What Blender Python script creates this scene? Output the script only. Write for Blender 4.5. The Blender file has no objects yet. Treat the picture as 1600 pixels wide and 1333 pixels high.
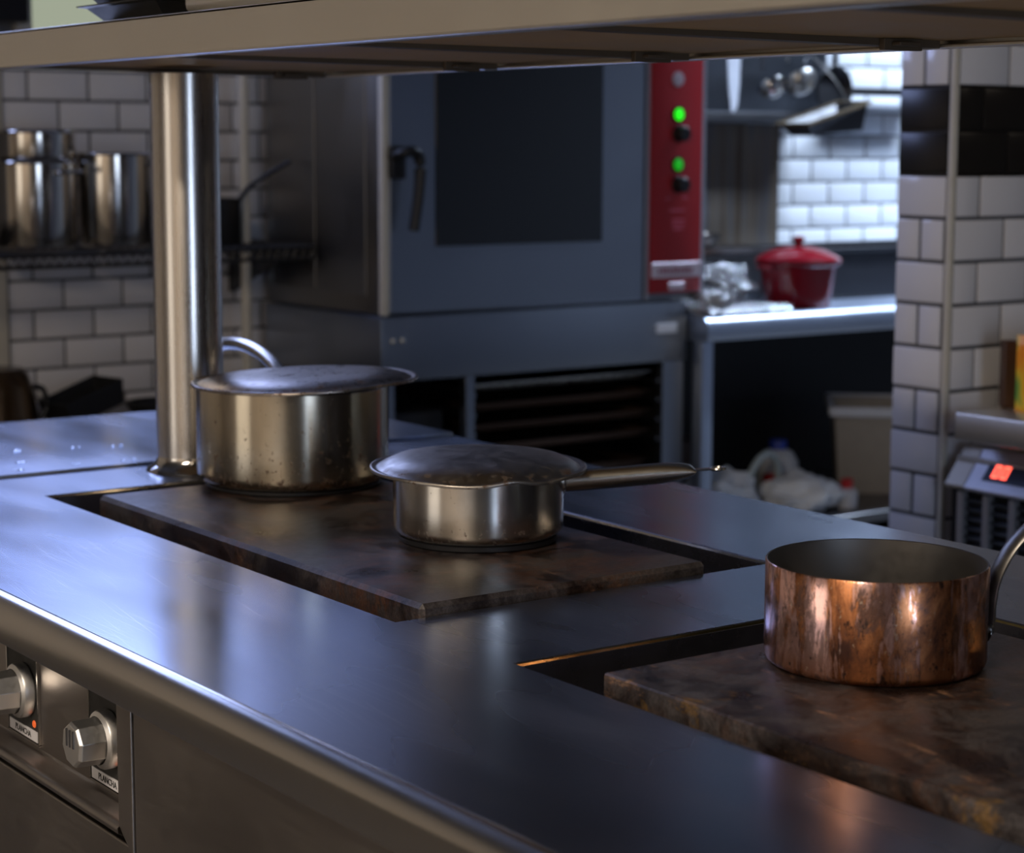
import bpy, bmesh, math, random
from mathutils import Vector, Matrix
random.seed(4)
C = bpy.context.scene.collection
SC = bpy.context.scene
PI = math.pi

# ------------------------------------------------------------------ camera
def basis(yaw, pitch, roll):
    f = Vector((math.sin(yaw)*math.cos(pitch), math.cos(yaw)*math.cos(pitch), -math.sin(pitch)))
    r = Vector((math.cos(yaw), -math.sin(yaw), 0))
    u = r.cross(f)
    return r*math.cos(roll)+u*math.sin(roll), u*math.cos(roll)-r*math.sin(roll), f
cr, cu, cf = basis(math.radians(35.476), math.radians(7.961), math.radians(0.18))
cam = bpy.data.cameras.new('camera')
cam.sensor_fit = 'HORIZONTAL'; cam.sensor_width = 36.0
cam.lens = 3174.8/1600*36
cam.clip_start = 0.02; cam.clip_end = 60
cam.dof.use_dof = True; cam.dof.focus_distance = 2.08; cam.dof.aperture_fstop = 6.3
co = bpy.data.objects.new('camera', cam); C.objects.link(co)
m3 = Matrix((cr, cu, -cf)).transposed()
co.matrix_world = Matrix.Translation((0, 0, 1.38)) @ m3.to_4x4()
SC.camera = co

# ------------------------------------------------------------------ world, light, exposure
w = bpy.data.worlds.new('world'); SC.world = w; w.use_nodes = True
w.node_tree.nodes['Background'].inputs[0].default_value = (.35, .5, .9, 1)
w.node_tree.nodes['Background'].inputs[1].default_value = 0.3
SC.view_settings.view_transform = 'Standard'; SC.view_settings.look = 'None'
SC.view_settings.gamma = 1; SC.view_settings.use_curve_mapping = False
SC.view_settings.exposure = 0.0
BLUE = (.42, .53, 1.0); COOL = (.62, .76, 1.0); WARM = (1.0, .84, .66)
WIN = {                                   # radiance of each window or lamp of the room
    'back': (BLUE, 6.8), 'door': (COOL, 6.5), 'left': ((1, .88, .74), 1.6)}
def area(name, loc, rot, sx, sy, power, col):
    l = bpy.data.lights.new(name, 'AREA'); l.shape = 'RECTANGLE'; l.size = sx; l.size_y = sy
    l.energy = power; l.color = col
    o = bpy.data.objects.new(name, l); C.objects.link(o); o.location = loc; o.rotation_euler = rot
    return o
area('ceiling_lamp_warm', (-1.0, .3, 2.86), (0, 0, 0), .3, 1.3, 105, WARM)
area('ceiling_lamp_right', (4.6, 0.2, 2.86), (0, 0, 0), .3, 1.2, 6, WARM)
area('added_tile_lamp', (5.2, 4.0, 2.86), (0, 0, 0), 1.2, .25, 105, COOL).data.spread = math.radians(122)  # unseen lamp added to brighten the tiles at the right

# ------------------------------------------------------------------ materials
class NT:
    def __init__(s, name):
        s.m = bpy.data.materials.new(name); s.m.use_nodes = True
        s.t = s.m.node_tree; s.b = s.t.nodes['Principled BSDF']
    def n(s, typ, **kw):
        nd = s.t.nodes.new(typ)
        for k, v in kw.items():
            if k in nd.inputs: nd.inputs[k].default_value = v
            else: setattr(nd, k, v)
        return nd
    def l(s, a, b): s.t.links.new(a, b)
    def coord(s, scale=(1, 1, 1), kind='Object'):
        tc = s.n('ShaderNodeTexCoord'); mp = s.n('ShaderNodeMapping')
        mp.inputs['Scale'].default_value = scale
        s.l(tc.outputs[kind], mp.inputs['Vector']); return mp.outputs['Vector']
    def noise(s, scale, vec=None, detail=4, rough=.55, dist=0):
        nd = s.n('ShaderNodeTexNoise'); nd.inputs['Scale'].default_value = scale
        nd.inputs['Detail'].default_value = detail; nd.inputs['Roughness'].default_value = rough
        nd.inputs['Distortion'].default_value = dist
        if vec is not None: s.l(vec, nd.inputs['Vector'])
        return nd.outputs['Fac']
    def ramp(s, fac, stops):
        r = s.n('ShaderNodeValToRGB'); e = r.color_ramp.elements
        while len(e) < len(stops): e.new(.5)
        for k, (p, c) in enumerate(stops):
            e[k].position = p; e[k].color = (*c, 1) if len(c) == 3 else c
        s.l(fac, r.inputs['Fac']); return r.outputs['Color']
    def maprange(s, fac, a, b, c, d):
        r = s.n('ShaderNodeMapRange'); r.inputs[1].default_value = a; r.inputs[2].default_value = b
        r.inputs[3].default_value = c; r.inputs[4].default_value = d
        s.l(fac, r.inputs[0]); return r.outputs[0]
    def mix(s, fac, a, b):
        r = s.n('ShaderNodeMix'); r.data_type = 'RGBA'
        if isinstance(fac, (int, float)): r.inputs[0].default_value = fac
        else: s.l(fac, r.inputs[0])
        for k, v in ((6, a), (7, b)):
            if isinstance(v, tuple): r.inputs[k].default_value = (*v, 1)
            else: s.l(v, r.inputs[k])
        return r.outputs[2]
    def mul(s, a, b):
        r = s.n('ShaderNodeMath', operation='MULTIPLY')
        for k, v in ((0, a), (1, b)):
            if isinstance(v, (int, float)): r.inputs[k].default_value = v
            else: s.l(v, r.inputs[k])
        return r.outputs[0]
    def bump(s, h, strength, dist=.001):
        b = s.n('ShaderNodeBump'); b.inputs['Strength'].default_value = strength
        b.inputs['Distance'].default_value = dist
        s.l(h, b.inputs['Height']); s.l(b.outputs['Normal'], s.b.inputs['Normal'])
    def set(s, **kw):
        for k, v in kw.items():
            k = k.replace('_', ' ')
            if isinstance(v, tuple): s.b.inputs[k].default_value = (*v, 1)
            elif isinstance(v, (int, float)): s.b.inputs[k].default_value = v
            else: s.l(v, s.b.inputs[k])
        return s

def plain(name, col, rough=.5, metal=0, spec=.5, var=.12, scale=30):
    t = NT(name); f = t.noise(scale, t.coord())
    a = tuple(c*(1-var) for c in col); b = tuple(min(1, c*(1+var)) for c in col)
    t.set(Base_Color=t.mix(f, a, b), Metallic=metal, Specular_IOR_Level=spec,
          Roughness=t.maprange(f, .3, .7, rough*.88, min(1, rough*1.12)))
    return t.m
def emit(name, col, strength, base=(.02, .02, .02)):
    t = NT(name); t.set(Base_Color=base, Emission_Color=col, Emission_Strength=float(strength), Roughness=.4)
    return t.m
def steel(name, col=(.56, .565, .58), rough=.26, stretch=(1, 1, 1), fine=260, bump=.05, smudge=.5, aniso=0):
    t = NT(name)
    fine_f = t.noise(fine, t.coord(stretch), 3, .6)
    big = t.noise(5, t.coord((1, 1, 1)), 5, .6, .4)
    c1 = t.mix(big, tuple(c*(1-.22*smudge) for c in col), col)
    rb = t.maprange(big, .3, .75, rough*(1-.25*smudge), rough*(1+.35*smudge))
    rf = t.maprange(fine_f, .3, .7, .93, 1.08)
    t.set(Base_Color=c1, Metallic=1.0, Roughness=t.mul(rb, rf))
    if aniso: t.set(Anisotropic=aniso, Anisotropic_Rotation=.25)
    t.bump(fine_f, bump, .0006)
    return t.m

M = {}
# worktop: brushed along the counter, a few long scratches
def make_worktop():
    t = NT('worktop_steel')
    big = t.noise(3.2, t.coord((1, .6, 1)), 1, .5, 0)
    sm = t.noise(9, t.coord((1.6, .5, 1)), 1, .4, 0)
    c = t.mix(t.maprange(big, .3, .7, 0, 1), (.37, .43, .56), (.45, .50, .62))
    rb = t.maprange(big, .3, .72, .21, .30)
    # pale scratches, most of them along the counter
    for k, (ang_, sc_, th_) in enumerate(((.0, (620, 3.0, 1), .68), (.16, (520, 5, 1), .69), (-.45, (460, 7, 1), .705))):
        tc = t.n('ShaderNodeTexCoord'); mp = t.n('ShaderNodeMapping'); mp.vector_type = 'POINT'
        r0 = t.n('ShaderNodeVectorRotate', rotation_type='Z_AXIS'); r0.inputs['Angle'].default_value = ang_
        t.l(tc.outputs['Object'], r0.inputs['Vector']); t.l(r0.outputs[0], mp.inputs['Vector'])
        mp.inputs['Scale'].default_value = sc_; mp.inputs['Location'].default_value = (k*3.1, k*1.7, 0)
        c = t.mix(t.maprange(t.noise(1.0, mp.outputs[0], 0, .5, 0), th_+.02, th_+.09, 0, .22), c, (.85, .85, .87))
    t.set(Base_Color=c, Metallic=1.0, Roughness=t.mul(rb, t.maprange(sm, .3, .7, .9, 1.12)))
    return t.m
M['worktop'] = make_worktop()
M['nose'] = steel('worn_nose_steel', (.56, .54, .52), .22, (1, .05, 1), 200, .0, .3)
M['steel'] = steel('brushed_steel', (.58, .565, .54), .27, (1, 1, .06), 300, .04)
M['hood'] = steel('hood_steel', (.13, .14, .16), .45, (1, 1, 1), 40, .02, 1.0)
M['tablesteel'] = steel('table_steel', (.46, .52, .64), .40, (1, 1, 1), 60, .0, .4)
M['fascia'] = steel('fascia_steel', (.84, .80, .72), .36, (1, .04, 1), 300, 0, .3)
M['frontsteel'] = steel('front_steel', (.36, .33, .31), .36, (1, .06, 1), 260, 0, .6)
M['darksteel'] = steel('dark_steel', (.20, .20, .21), .36, (1, 1, 1), 120, .05)
M['polished'] = steel('polished_steel', (.66, .64, .62), .13, (1, 1, 1), 120, .01, .5)
M['post'] = steel('post_steel', (.63, .60, .57), .28, (1, 1, .03), 300, .03, .25, .55)
M['ovensteel'] = steel('oven_steel', (.29, .315, .365), .34, (1, 1, .05), 200, .04, .4)
M['ovenside'] = steel('oven_side_steel', (.25, .235, .22), .36, (1, 1, .05), 200, .04, .7)
M['potsteel'] = steel('pot_steel', (.62, .58, .53), .15, (1, 1, .1), 160, .02, .5, .5)
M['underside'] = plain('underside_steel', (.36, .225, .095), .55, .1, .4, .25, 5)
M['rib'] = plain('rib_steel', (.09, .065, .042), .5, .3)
M['knob'] = steel('knob_metal', (.80, .79, .78), .40, (1, 1, 1), 200, .02, .3)

M['handlesteel'] = steel('handle_steel', (.55, .52, .47), .24, (1, 1, 1), 150, .008, .3)
def make_pan_steel(name, dirt_z, spots, tint=(.62, .575, .50)):
    t = NT(name)
    tc = t.n('ShaderNodeTexCoord'); sx = t.n('ShaderNodeSeparateXYZ'); t.l(tc.outputs['Object'], sx.inputs[0])
    fine = t.noise(220, t.coord((.15, .15, 4)), 3, .6)
    big = t.noise(16, t.coord((1, 1, .45)), 6, .65, .6)
    base = t.mix(t.maprange(big, .35, .7, 0, 1), tint, tuple(c*.72 for c in tint))
    base = t.mix(t.maprange(t.noise(9, t.coord((1.5, 1.5, .3)), 3), .5, .68, 0, .45), base, (.42, .30, .14))
    # burnt specks, most of them low on the wall
    sp = t.noise(120, t.coord((1, 1, .8)), 6, .75)
    hz = t.maprange(sx.outputs[2], 0, dirt_z, .10, 0)
    th = t.n('ShaderNodeMath', operation='ADD'); t.l(sp, th.inputs[0]); t.l(hz, th.inputs[1])
    spot = t.maprange(th.outputs[0], spots, spots+.03, 0, 1)
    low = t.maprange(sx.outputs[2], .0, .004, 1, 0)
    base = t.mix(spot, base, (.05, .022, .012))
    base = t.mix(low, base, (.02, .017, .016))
    mx = t.n('ShaderNodeMath', operation='MAXIMUM'); t.l(spot, mx.inputs[0]); t.l(low, mx.inputs[1])
    t.set(Base_Color=base, Metallic=t.maprange(mx.outputs[0], 0, 1, 1, .2),
          Roughness=t.maprange(mx.outputs[0], 0, 1, .2, .55), Anisotropic=.6, Anisotropic_Rotation=.25)
    t.bump(fine, .03, .0005)
    return t.m
M['pan_a'] = make_pan_steel('stained_pan_steel', .14, .655, (.56, .50, .40))
M['pan_b'] = make_pan_steel('saucepan_steel', .04, .665, (.64, .60, .54))
def make_lid(name, col, rough):
    t = NT(name)
    sc = t.noise(38, t.coord((1, 1, .3)), 6, .7, .8); big = t.noise(9, t.coord(), 4, .6, 1)
    base = t.mix(t.maprange(big, .3, .7, 0, 1), col, tuple(c*.7 for c in col))
    tc = t.n('ShaderNodeTexCoord'); vl = t.n('ShaderNodeVectorMath', operation='LENGTH')
    t.l(tc.outputs['Object'], vl.inputs[0])
    ring = t.maprange(vl.outputs['Value'], .098, .118, 0, 1)
    spot = t.mul(t.maprange(t.noise(60, t.coord(), 5, .7), .56, .62, 0, 1), ring)
    base = t.mix(spot, base, (.08, .04, .018))
    t.set(Base_Color=base, Metallic=t.maprange(spot, 0, 1, 1, .3), Roughness=t.maprange(sc, .3, .75, rough*.75, rough*1.35))
    t.bump(sc, .12, .001)
    return t.m
M['lid_a'] = make_lid('lid_steel_dark', (.33, .29, .26), .30)
M['lid_b'] = make_lid('lid_steel', (.37, .34, .31), .36)

def make_iron(name, rust, bright, tex=7, tone=1.0, ochre=False):
    t = NT(name)
    a = t.noise(tex, t.coord((1, 1, 1)), 10, .78, .5); b = t.noise(42, t.coord((.6, 1.5, 1)), 7, .75, .5)
    c = t.noise(3.3, t.coord(), 6, .65, .6); fine = t.noise(260, t.coord(), 4, .75)
    base = t.ramp(a, [(.40, (.016, .013, .014)), (.48, (.040*tone, .034*tone, .035*tone)), (.57, (.074*tone, .066*tone, .068*tone))])
    rm = t.mul(t.maprange(c, .46, .56, 0, 1), t.maprange(b, .44, .56, .15, 1))
    base = t.mix(t.mul(rm, rust), base, (.13, .048, .016))
    w_ = t.mul(t.maprange(t.noise(75, t.coord((1, .3, 1)), 7, .8), .55, .66, 0, bright), t.maprange(t.noise(5.5, t.coord((1, 1, 1)), 5, .6, .5), .47, .56, 0, 1))
    base = t.mix(w_, base, (.34, .19, .11))
    oil = t.maprange(t.noise(6.3, t.coord((1, .8, 1)), 6, .6, 1.0), .54, .60, 0, .85)
    base = t.mix(oil, base, (.012, .007, .006))
    if ochre:       # yellow grease stains along the front edge
        tc = t.n('ShaderNodeTexCoord'); sx = t.n('ShaderNodeSeparateXYZ'); t.l(tc.outputs['Object'], sx.inputs[0])
        oc = t.mul(t.maprange(sx.outputs[0], -.17, -.10, 1, 0), t.maprange(t.noise(16, t.coord((1.6, .7, 1.5)), 7, .75, .4), .57, .64, 0, .6))
        base = t.mix(oc, base, (.22, .12, .028))
    grit = t.maprange(fine, .40, .62, .72, 1.25)
    vm = t.n('ShaderNodeVectorMath', operation='SCALE'); t.l(base, vm.inputs[0]); t.l(grit, vm.inputs['Scale'])
    ro = t.mul(t.maprange(a, .38, .62, .30, .50), t.maprange(oil, 0, 1, 1, .72))
    t.set(Base_Color=vm.outputs[0], Metallic=.3, Roughness=ro, Specular_IOR_Level=.5)
    mixh = t.n('ShaderNodeMath', operation='ADD'); t.l(fine, mixh.inputs[0]); t.l(b, mixh.inputs[1])
    t.bump(mixh.outputs[0], .22, .0012)
    return t.m
M['iron_a'] = make_iron('seasoned_iron', .5, .35)
M['iron_b'] = make_iron('rusty_iron', .34, .8, 15, 1.0, True)
M['ironhandle'] = plain('cast_iron', (.12, .115, .11), .34, .8, .5, .35, 120)
M['black'] = plain('black_plastic', (.010, .010, .012), .42, 0, .3)
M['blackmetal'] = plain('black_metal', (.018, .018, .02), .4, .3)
M['liner'] = plain('well_liner', (.16, .16, .19), .28, .95)
M['goldglint'] = steel('gold_glint_rim', (.52, .42, .18), .2, (1, 1, 1), 200, .02)  # gold highlight on the right well rim, put into its colour

def make_copper():
    t = NT('tarnished_copper')
    tc = t.n('ShaderNodeTexCoord'); sx = t.n('ShaderNodeSeparateXYZ'); t.l(tc.outputs['Object'], sx.inputs[0])
    drip = t.noise(23, t.coord((1, 1, .22)), 8, .68, .35)
    big = t.noise(17, t.coord((1, 1, .5)), 9, .72, .4)
    fine = t.noise(190, t.coord(), 5, .75)
    c = t.ramp(big, [(.36, (.085, .042, .034)), (.44, (.28, .11, .05)), (.51, (.50, .205, .09)), (.58, (.20, .10, .062)), (.66, (.46, .24, .17))])
    pink = t.maprange(drip, .515, .555, 0, 1)
    c = t.mix(t.mul(pink, .9), c, (.90, .56, .52))
    dark = t.maprange(t.noise(24, t.coord((1, 1, .4)), 9, .76, .4), .52, .57, 0, .8)
    c = t.mix(dark, c, (.085, .052, .050))
    low = t.maprange(sx.outputs[2], .0, .03, .75, 0)
    c = t.mix(low, c, (.22, .075, .025))
    sp = t.maprange(t.noise(110, t.coord((1, 1, .7)), 6, .78), .58, .63, 0, .85)
    c = t.mix(sp, c, (.03, .022, .022))
    pale = t.maprange(t.noise(140, t.coord((1, 1, .6)), 5, .75), .62, .66, 0, .6)
    c = t.mix(pale, c, (.62, .50, .38))
    t.set(Base_Color=c, Metallic=t.maprange(dark, 0, 1, .96, .6), Anisotropic=.35, Anisotropic_Rotation=.25,
          Roughness=t.maprange(drip, .46, .56, .36, .16))
    t.bump(fine, .08, .0006)
    return t.m
M['copper'] = make_copper()
M['tin'] = steel('dull_tin_lining', (.23, .22, .215), .42, (1, 1, 1), 90, .06, .6)
M['tile'] = plain('white_glazed_tile', (.66, .65, .68), .16, 0, .5, .05, 4)
M['tiledark'] = plain('black_glazed_tile', (.014, .012, .011), .3, 0, .4, .1, 4)
M['tilesatin'] = plain('satin_white_tile', (.62, .64, .66), .38, 0, .5, .06, 6)
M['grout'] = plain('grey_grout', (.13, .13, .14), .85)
M['beadtrim'] = plain('cream_trim', (.50, .47, .41), .4)
M['plaster'] = plain('pale_plaster', (.55, .55, .48), .8, 0, .2, .05, 3)
M['beige'] = plain('warm_beige_wall', (.66, .58, .48), .8, 0, .2, .05, 2)
M['darkwall'] = plain('dark_grey_paint', (.10, .10, .11), .7)
M['ceil'] = plain('ceiling_paint', (.12, .12, .12), .8)
M['floor'] = plain('floor_quarry', (.10, .09, .08), .5)
M['glass'] = None
t = NT('oven_window_glass'); t.set(Base_Color=(.010, .012, .015), Roughness=.09, Specular_IOR_Level=.6); M['ovenglass'] = t.m
M['red'] = plain('red_enamel_panel', (.34, .009, .013), .38, 0, .5, .06, 8)
M['redpot'] = plain('red_enamel', (.19, .006, .013), .14, 0, .6, .12, 6)
M['badge'] = plain('silver_badge', (.50, .42, .47), .4, .3)
M['badgeink'] = plain('badge_print', (.22, .05, .08), .5)
M['green'] = emit('green_lamp', (.02, 1, .01), 1.1)
M['greendim'] = emit('green_lamp_dim', (.01, .62, .01), .55)
M['led'] = emit('red_digit', (1, .10, .06), 3.0)
M['ledglass'] = plain('display_glass', (.03, .04, .07), .2)
M['white'] = plain('white_cloth', (.82, .85, .90), .8)
M['foil'] = None
t = NT('aluminium_foil'); fz = t.noise(26, t.coord(), 6, .7, 1.5); t.set(Base_Color=(.80, .82, .86), Metallic=1.0, Roughness=.2); t.bump(fz, 1, .02); M['foil'] = t.m
M['beigeplastic'] = plain('beige_plastic', (.34, .30, .25), .5)
M['whiteplastic'] = plain('white_plastic', (.66, .68, .74), .4)
M['jug'] = plain('milky_plastic', (.55, .57, .60), .45)
M['blueplastic'] = plain('blue_cap', (.02, .05, .35), .4)
M['redplastic'] = plain('red_cap', (.50, .02, .02), .4)
M['hose'] = plain('grey_hose', (.55, .65, .68), .4)
M['machine'] = plain('machine_casing', (.40, .40, .44), .35, .6)
M['machinebeige'] = plain('machine_side', (.30, .27, .22), .4, .5)
M['labelwhite'] = plain('label_print', (.62, .62, .66), .5)
M['ink'] = plain('black_ink', (.02, .02, .02), .6)
M['orange'] = emit('indicator_orange', (1, .16, .03), .5, (.5, .08, .02))
def make_brownpanel():
    t = NT('brown_reflection_steel'); st = t.noise(7, t.coord((2.4, 1, .12)), 5, .6)
    c = t.ramp(st, [(.36, (.12, .088, .06)), (.5, (.22, .18, .14)), (.58, (.15, .15, .16)), (.66, (.25, .165, .085))])  # vertical brown reflections put into the steel colour
    t.set(Base_Color=c, Metallic=.6, Roughness=.5); t.bump(st, .1, .003); return t.m
M['brownpanel'] = make_brownpanel()
def make_packet():
    t = NT('printed_packet'); v = t.noise(14, t.coord((1, 1, .8)), 2, .4, .4)
    c = t.ramp(v, [(.36, (.72, .16, .01)), (.5, (.80, .32, .015)), (.58, (.75, .50, .03)), (.66, (.10, .30, .06))])
    t.set(Base_Color=c, Roughness=.3); return t.m
M['packet'] = make_packet()
M['packetback'] = plain('packet_brown', (.07, .03, .015), .4)

# ------------------------------------------------------------------ mesh helpers
def obj(name, bm, mat, parent=None, loc=None, smooth=True, rot=None, bevel=0, ang=.7):
    me = bpy.data.meshes.new(name); bmesh.ops.recalc_face_normals(bm, faces=bm.faces)
    bm.to_mesh(me); bm.free()
    o = bpy.data.objects.new(name, me); C.objects.link(o)
    for m in (mat if isinstance(mat, (list, tuple)) else [mat]):
        me.materials.append(m)
    if smooth:
        for p in me.polygons: p.use_smooth = True
        me.set_sharp_from_angle(angle=ang)
    if bevel:
        b = o.modifiers.new('bevel', 'BEVEL'); b.width = bevel; b.segments = 3; b.limit_method = 'ANGLE'
    if parent: o.parent = parent
    if loc is not None: o.location = loc
    if rot is not None: o.rotation_euler = rot
    return o
def tag(o, label=None, cat=None, group=None, kind=None):
    if label: o['label'] = label
    if cat: o['category'] = cat
    if group: o['group'] = group
    if kind: o['kind'] = kind
    return o
def thing(name, label, cat, loc=(0, 0, 0), rot=(0, 0, 0), group=None):
    o = bpy.data.objects.new(name, None); C.objects.link(o)
    o.location = loc; o.rotation_euler = rot; o.empty_display_size = .05
    return tag(o, label, cat, group)
def bx(bm, x0, x1, y0, y1, z0, z1, mi=0):
    vs = [bm.verts.new((x, y, z)) for z in (z0, z1) for y in (y0, y1) for x in (x0, x1)]
    for q in ((0, 2, 3, 1), (4, 5, 7, 6), (0, 1, 5, 4), (2, 6, 7, 3), (0, 4, 6, 2), (1, 3, 7, 5)):
        bm.faces.new([vs[i] for i in q]).material_index = mi
    return vs
def box(x0, x1, y0, y1, z0, z1):
    bm = bmesh.new(); bx(bm, x0, x1, y0, y1, z0, z1); return bm
def rbox(x0, x1, y0, y1, z0, z1, r=.004, seg=3):
    bm = box(x0, x1, y0, y1, z0, z1)
    bmesh.ops.bevel(bm, geom=bm.edges[:], offset=r, segments=seg, affect='EDGES', profile=.5); return bm
def lathe(prof, n=64, bm=None, closed=False, mi=0, wob=None):
    bm = bm or bmesh.new(); rings = []
    for (r, z) in prof:
        if r < 1e-6: rings.append([bm.verts.new((0, 0, z))])
        else:
            ring = []
            for k in range(n):
                a = 2*PI*k/n; rr, zz = (r, z) if wob is None else wob(r, z, a)
                ring.append(bm.verts.new((rr*math.cos(a), rr*math.sin(a), zz)))
            rings.append(ring)
    pairs = list(zip(rings, rings[1:]))
    if closed: pairs.append((rings[-1], rings[0]))
    for a, b in pairs:
        for k in range(n):
            k2 = (k+1) % n
            if len(a) == 1 and len(b) == 1: continue
            if len(a) == 1: f = bm.faces.new((a[0], b[k], b[k2]))
            elif len(b) == 1: f = bm.faces.new((a[k], b[0], a[k2]))
            else: f = bm.faces.new((a[k], b[k], b[k2], a[k2]))
            f.material_index = mi
    return bm
def taper(bm, a0, b0, a1, b1, z0, z1):
    lo = [bm.verts.new((s*a0, t_*b0, z0)) for s, t_ in ((-1, -1), (1, -1), (1, 1), (-1, 1))]
    hi = [bm.verts.new((s*a1, t_*b1, z1)) for s, t_ in ((-1, -1), (1, -1), (1, 1), (-1, 1))]
    for k in range(4): bm.faces.new((lo[k], lo[(k+1) % 4], hi[(k+1) % 4], hi[k]))
    bm.faces.new(lo[::-1]); return hi
def smooth_path(pts, n=6):
    P = [Vector(p) for p in pts]; out = []
    for i in range(len(P)-1):
        p0 = P[max(0, i-1)]; p1 = P[i]; p2 = P[i+1]; p3 = P[min(len(P)-1, i+2)]
        for k in range(n):
            t_ = k/n
            out.append(.5*((2*p1)+(p2-p0)*t_+(2*p0-5*p1+4*p2-p3)*t_**2+(3*p1-p0-3*p2+p3)*t_**3))
    out.append(P[-1]); return out
def tube(pts, rad, n=12, bm=None, up=(0, 0, 1), cap=True):
    """rad: number, or function of the position 0..1 giving (half width, half height)"""
    bm = bm or bmesh.new(); P = [Vector(p) for p in pts]; rings = []; upv = Vector(up)
    for i, p in enumerate(P):
        d = (P[min(i+1, len(P)-1)]-P[max(i-1, 0)]).normalized()
        s = d.cross(upv)
        if s.length < 1e-3: s = d.cross(Vector((1, 0, .01)))
        s.normalize(); u = s.cross(d).normalized()
        t_ = i/(len(P)-1); r = rad(t_) if callable(rad) else (rad, rad)
        rings.append([bm.verts.new(p+s*(r[0]*math.cos(2*PI*k/n))+u*(r[1]*math.sin(2*PI*k/n))) for k in range(n)])
    for a, b in zip(rings, rings[1:]):
        for k in range(n): bm.faces.new((a[k], a[(k+1) % n], b[(k+1) % n], b[k]))
    if cap:
        bm.faces.new(rings[0][::-1]); bm.faces.new(rings[-1])
    return bm
def prism(poly, axis, a, b, bm=None):
    """polygon of 2-D points extruded along axis 'x','y' or 'z' from a to b"""
    bm = bm or bmesh.new()
    def P(p, t_):
        return {'x': (t_, p[0], p[1]), 'y': (p[0], t_, p[1]), 'z': (p[0], p[1], t_)}[axis]
    lo = [bm.verts.new(P(p, a)) for p in poly]; hi = [bm.verts.new(P(p, b)) for p in poly]
    n = len(poly)
    for k in range(n): bm.faces.new((lo[k], lo[(k+1) % n], hi[(k+1) % n], hi[k]))
    bm.faces.new(lo[::-1]); bm.faces.new(hi); return bm
def struct(name, bm, mat, parent=None, **kw):
    o = obj(name, bm, mat, parent, smooth=False, **kw)
    if parent is None: o['kind'] = 'structure'
    return o
def text(s, size, mat, parent, loc, rot, name='lettering', ext=.0002):
    cu_ = bpy.data.curves.new(name, 'FONT'); cu_.body = s; cu_.size = size; cu_.extrude = ext
    cu_.align_x = 'CENTER'; cu_.align_y = 'CENTER'
    tmp = bpy.data.objects.new(name, cu_); C.objects.link(tmp)
    dg = bpy.context.evaluated_depsgraph_get(); me = bpy.data.meshes.new_from_object(tmp.evaluated_get(dg))
    bpy.data.objects.remove(tmp); bpy.data.curves.remove(cu_)
    o = bpy.data.objects.new(name, me); C.objects.link(o); me.materials.clear(); me.materials.append(mat)
    o.parent = parent; o.location = loc; o.rotation_euler = rot
    return o

# ------------------------------------------------------------------ the setting
XL, XR, YF, YB, ZC = -2.7, 6.9, -3.2, 4.9, 2.9
struct('floor', box(XL-.1, XR+.1, YF-.1, YB+.1, -.1, 0), M['floor'])
struct('ceiling', box(XL-.1, XR+.1, YF-.1, YB+.1, ZC, ZC+.1), M['ceil'])
def wall_holes(bm, axis, at0, at1, u0, u1, holes):
    """wall slab between at0..at1, along u, full height, with rectangular openings (ua, ub, za, zb)"""
    us = sorted({u0, u1, *[h[0] for h in holes], *[h[1] for h in holes]})
    zs = sorted({0, ZC, *[h[2] for h in holes], *[h[3] for h in holes]})
    for a, b in zip(us, us[1:]):
        for c, d in zip(zs, zs[1:]):
            if any(h[0]-1e-6 <= a and b <= h[1]+1e-6 and h[2]-1e-6 <= c and d <= h[3]+1e-6 for h in holes): continue
            if axis == 'x': bx(bm, a, b, at0, at1, c, d)
            else: bx(bm, at0, at1, a, b, c, d)
    return bm
W1 = (.90, 2.62, 1.80, 2.78)            # cool window in the tiled back wall
D1 = (-.10, 1.15, .06, 2.30)              # glazed door behind the camera
W2 = (1.70, 3.0, .30, 2.20)            # slim window in the left wall
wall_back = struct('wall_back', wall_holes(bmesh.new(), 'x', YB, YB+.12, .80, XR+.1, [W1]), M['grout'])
struct('wall_back_left', box(XL-.1, .80, YB, YB+.12, 0, ZC), M['beige'])
struct('wall_front', wall_holes(bmesh.new(), 'x', YF-.12, YF, XL-.1, XR+.1, [D1]), M['darkwall'])
struct('wall_left', wall_holes(bmesh.new(), 'y', XL-.12, XL, YF, YB, [W2]), M['beige'])
struct('wall_right', box(XR, XR+.12, YF, YB, 0, ZC), M['darkwall'])
def window(name, axis, plane, rect, key, bars, inward):
    a, b, c, d = rect; f = .045
    bm = bmesh.new()
    def B(u0, u1, z0, z1, th):
        p0, p1 = sorted((plane+inward*.01, plane-inward*th))
        if axis == 'x': bx(bm, u0, u1, p0, p1, z0, z1)
        else: bx(bm, p0, p1, u0, u1, z0, z1)
    B(a, a+f, c, d, .06); B(b-f, b, c, d, .06); B(a+f, b-f, c, c+f, .06); B(a+f, b-f, d-f, d, .06)
    for k in range(1, bars):
        u = a+(b-a)*k/bars; B(u-.015, u+.015, c+f, d-f, .05)
    o = struct(name, bm, M['beadtrim'])
    col, s = WIN[key]
    bm = bmesh.new(); p0, p1 = sorted((plane-inward*.03, plane-inward*.04))
    if axis == 'x': bx(bm, a+f, b-f, p0, p1, c+f, d-f)
    else: bx(bm, p0, p1, a+f, b-f, c+f, d-f)
    obj('pane', bm, emit('daylit_pane_'+key, col, s), o, smooth=False)
    return o
win1 = window('window_1', 'x', YB, W1, 'back', 2, -1)
bm = bmesh.new(); bx(bm, 1.965, 2.62, YB-.03, YB-.0003, 1.60, 1.632); bx(bm, 1.965, 2.005, YB-.03, YB-.0003, 1.632, 1.80); bx(bm, 2.60, 2.62, YB-.03, YB-.0003, 1.632, 1.80)
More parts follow.
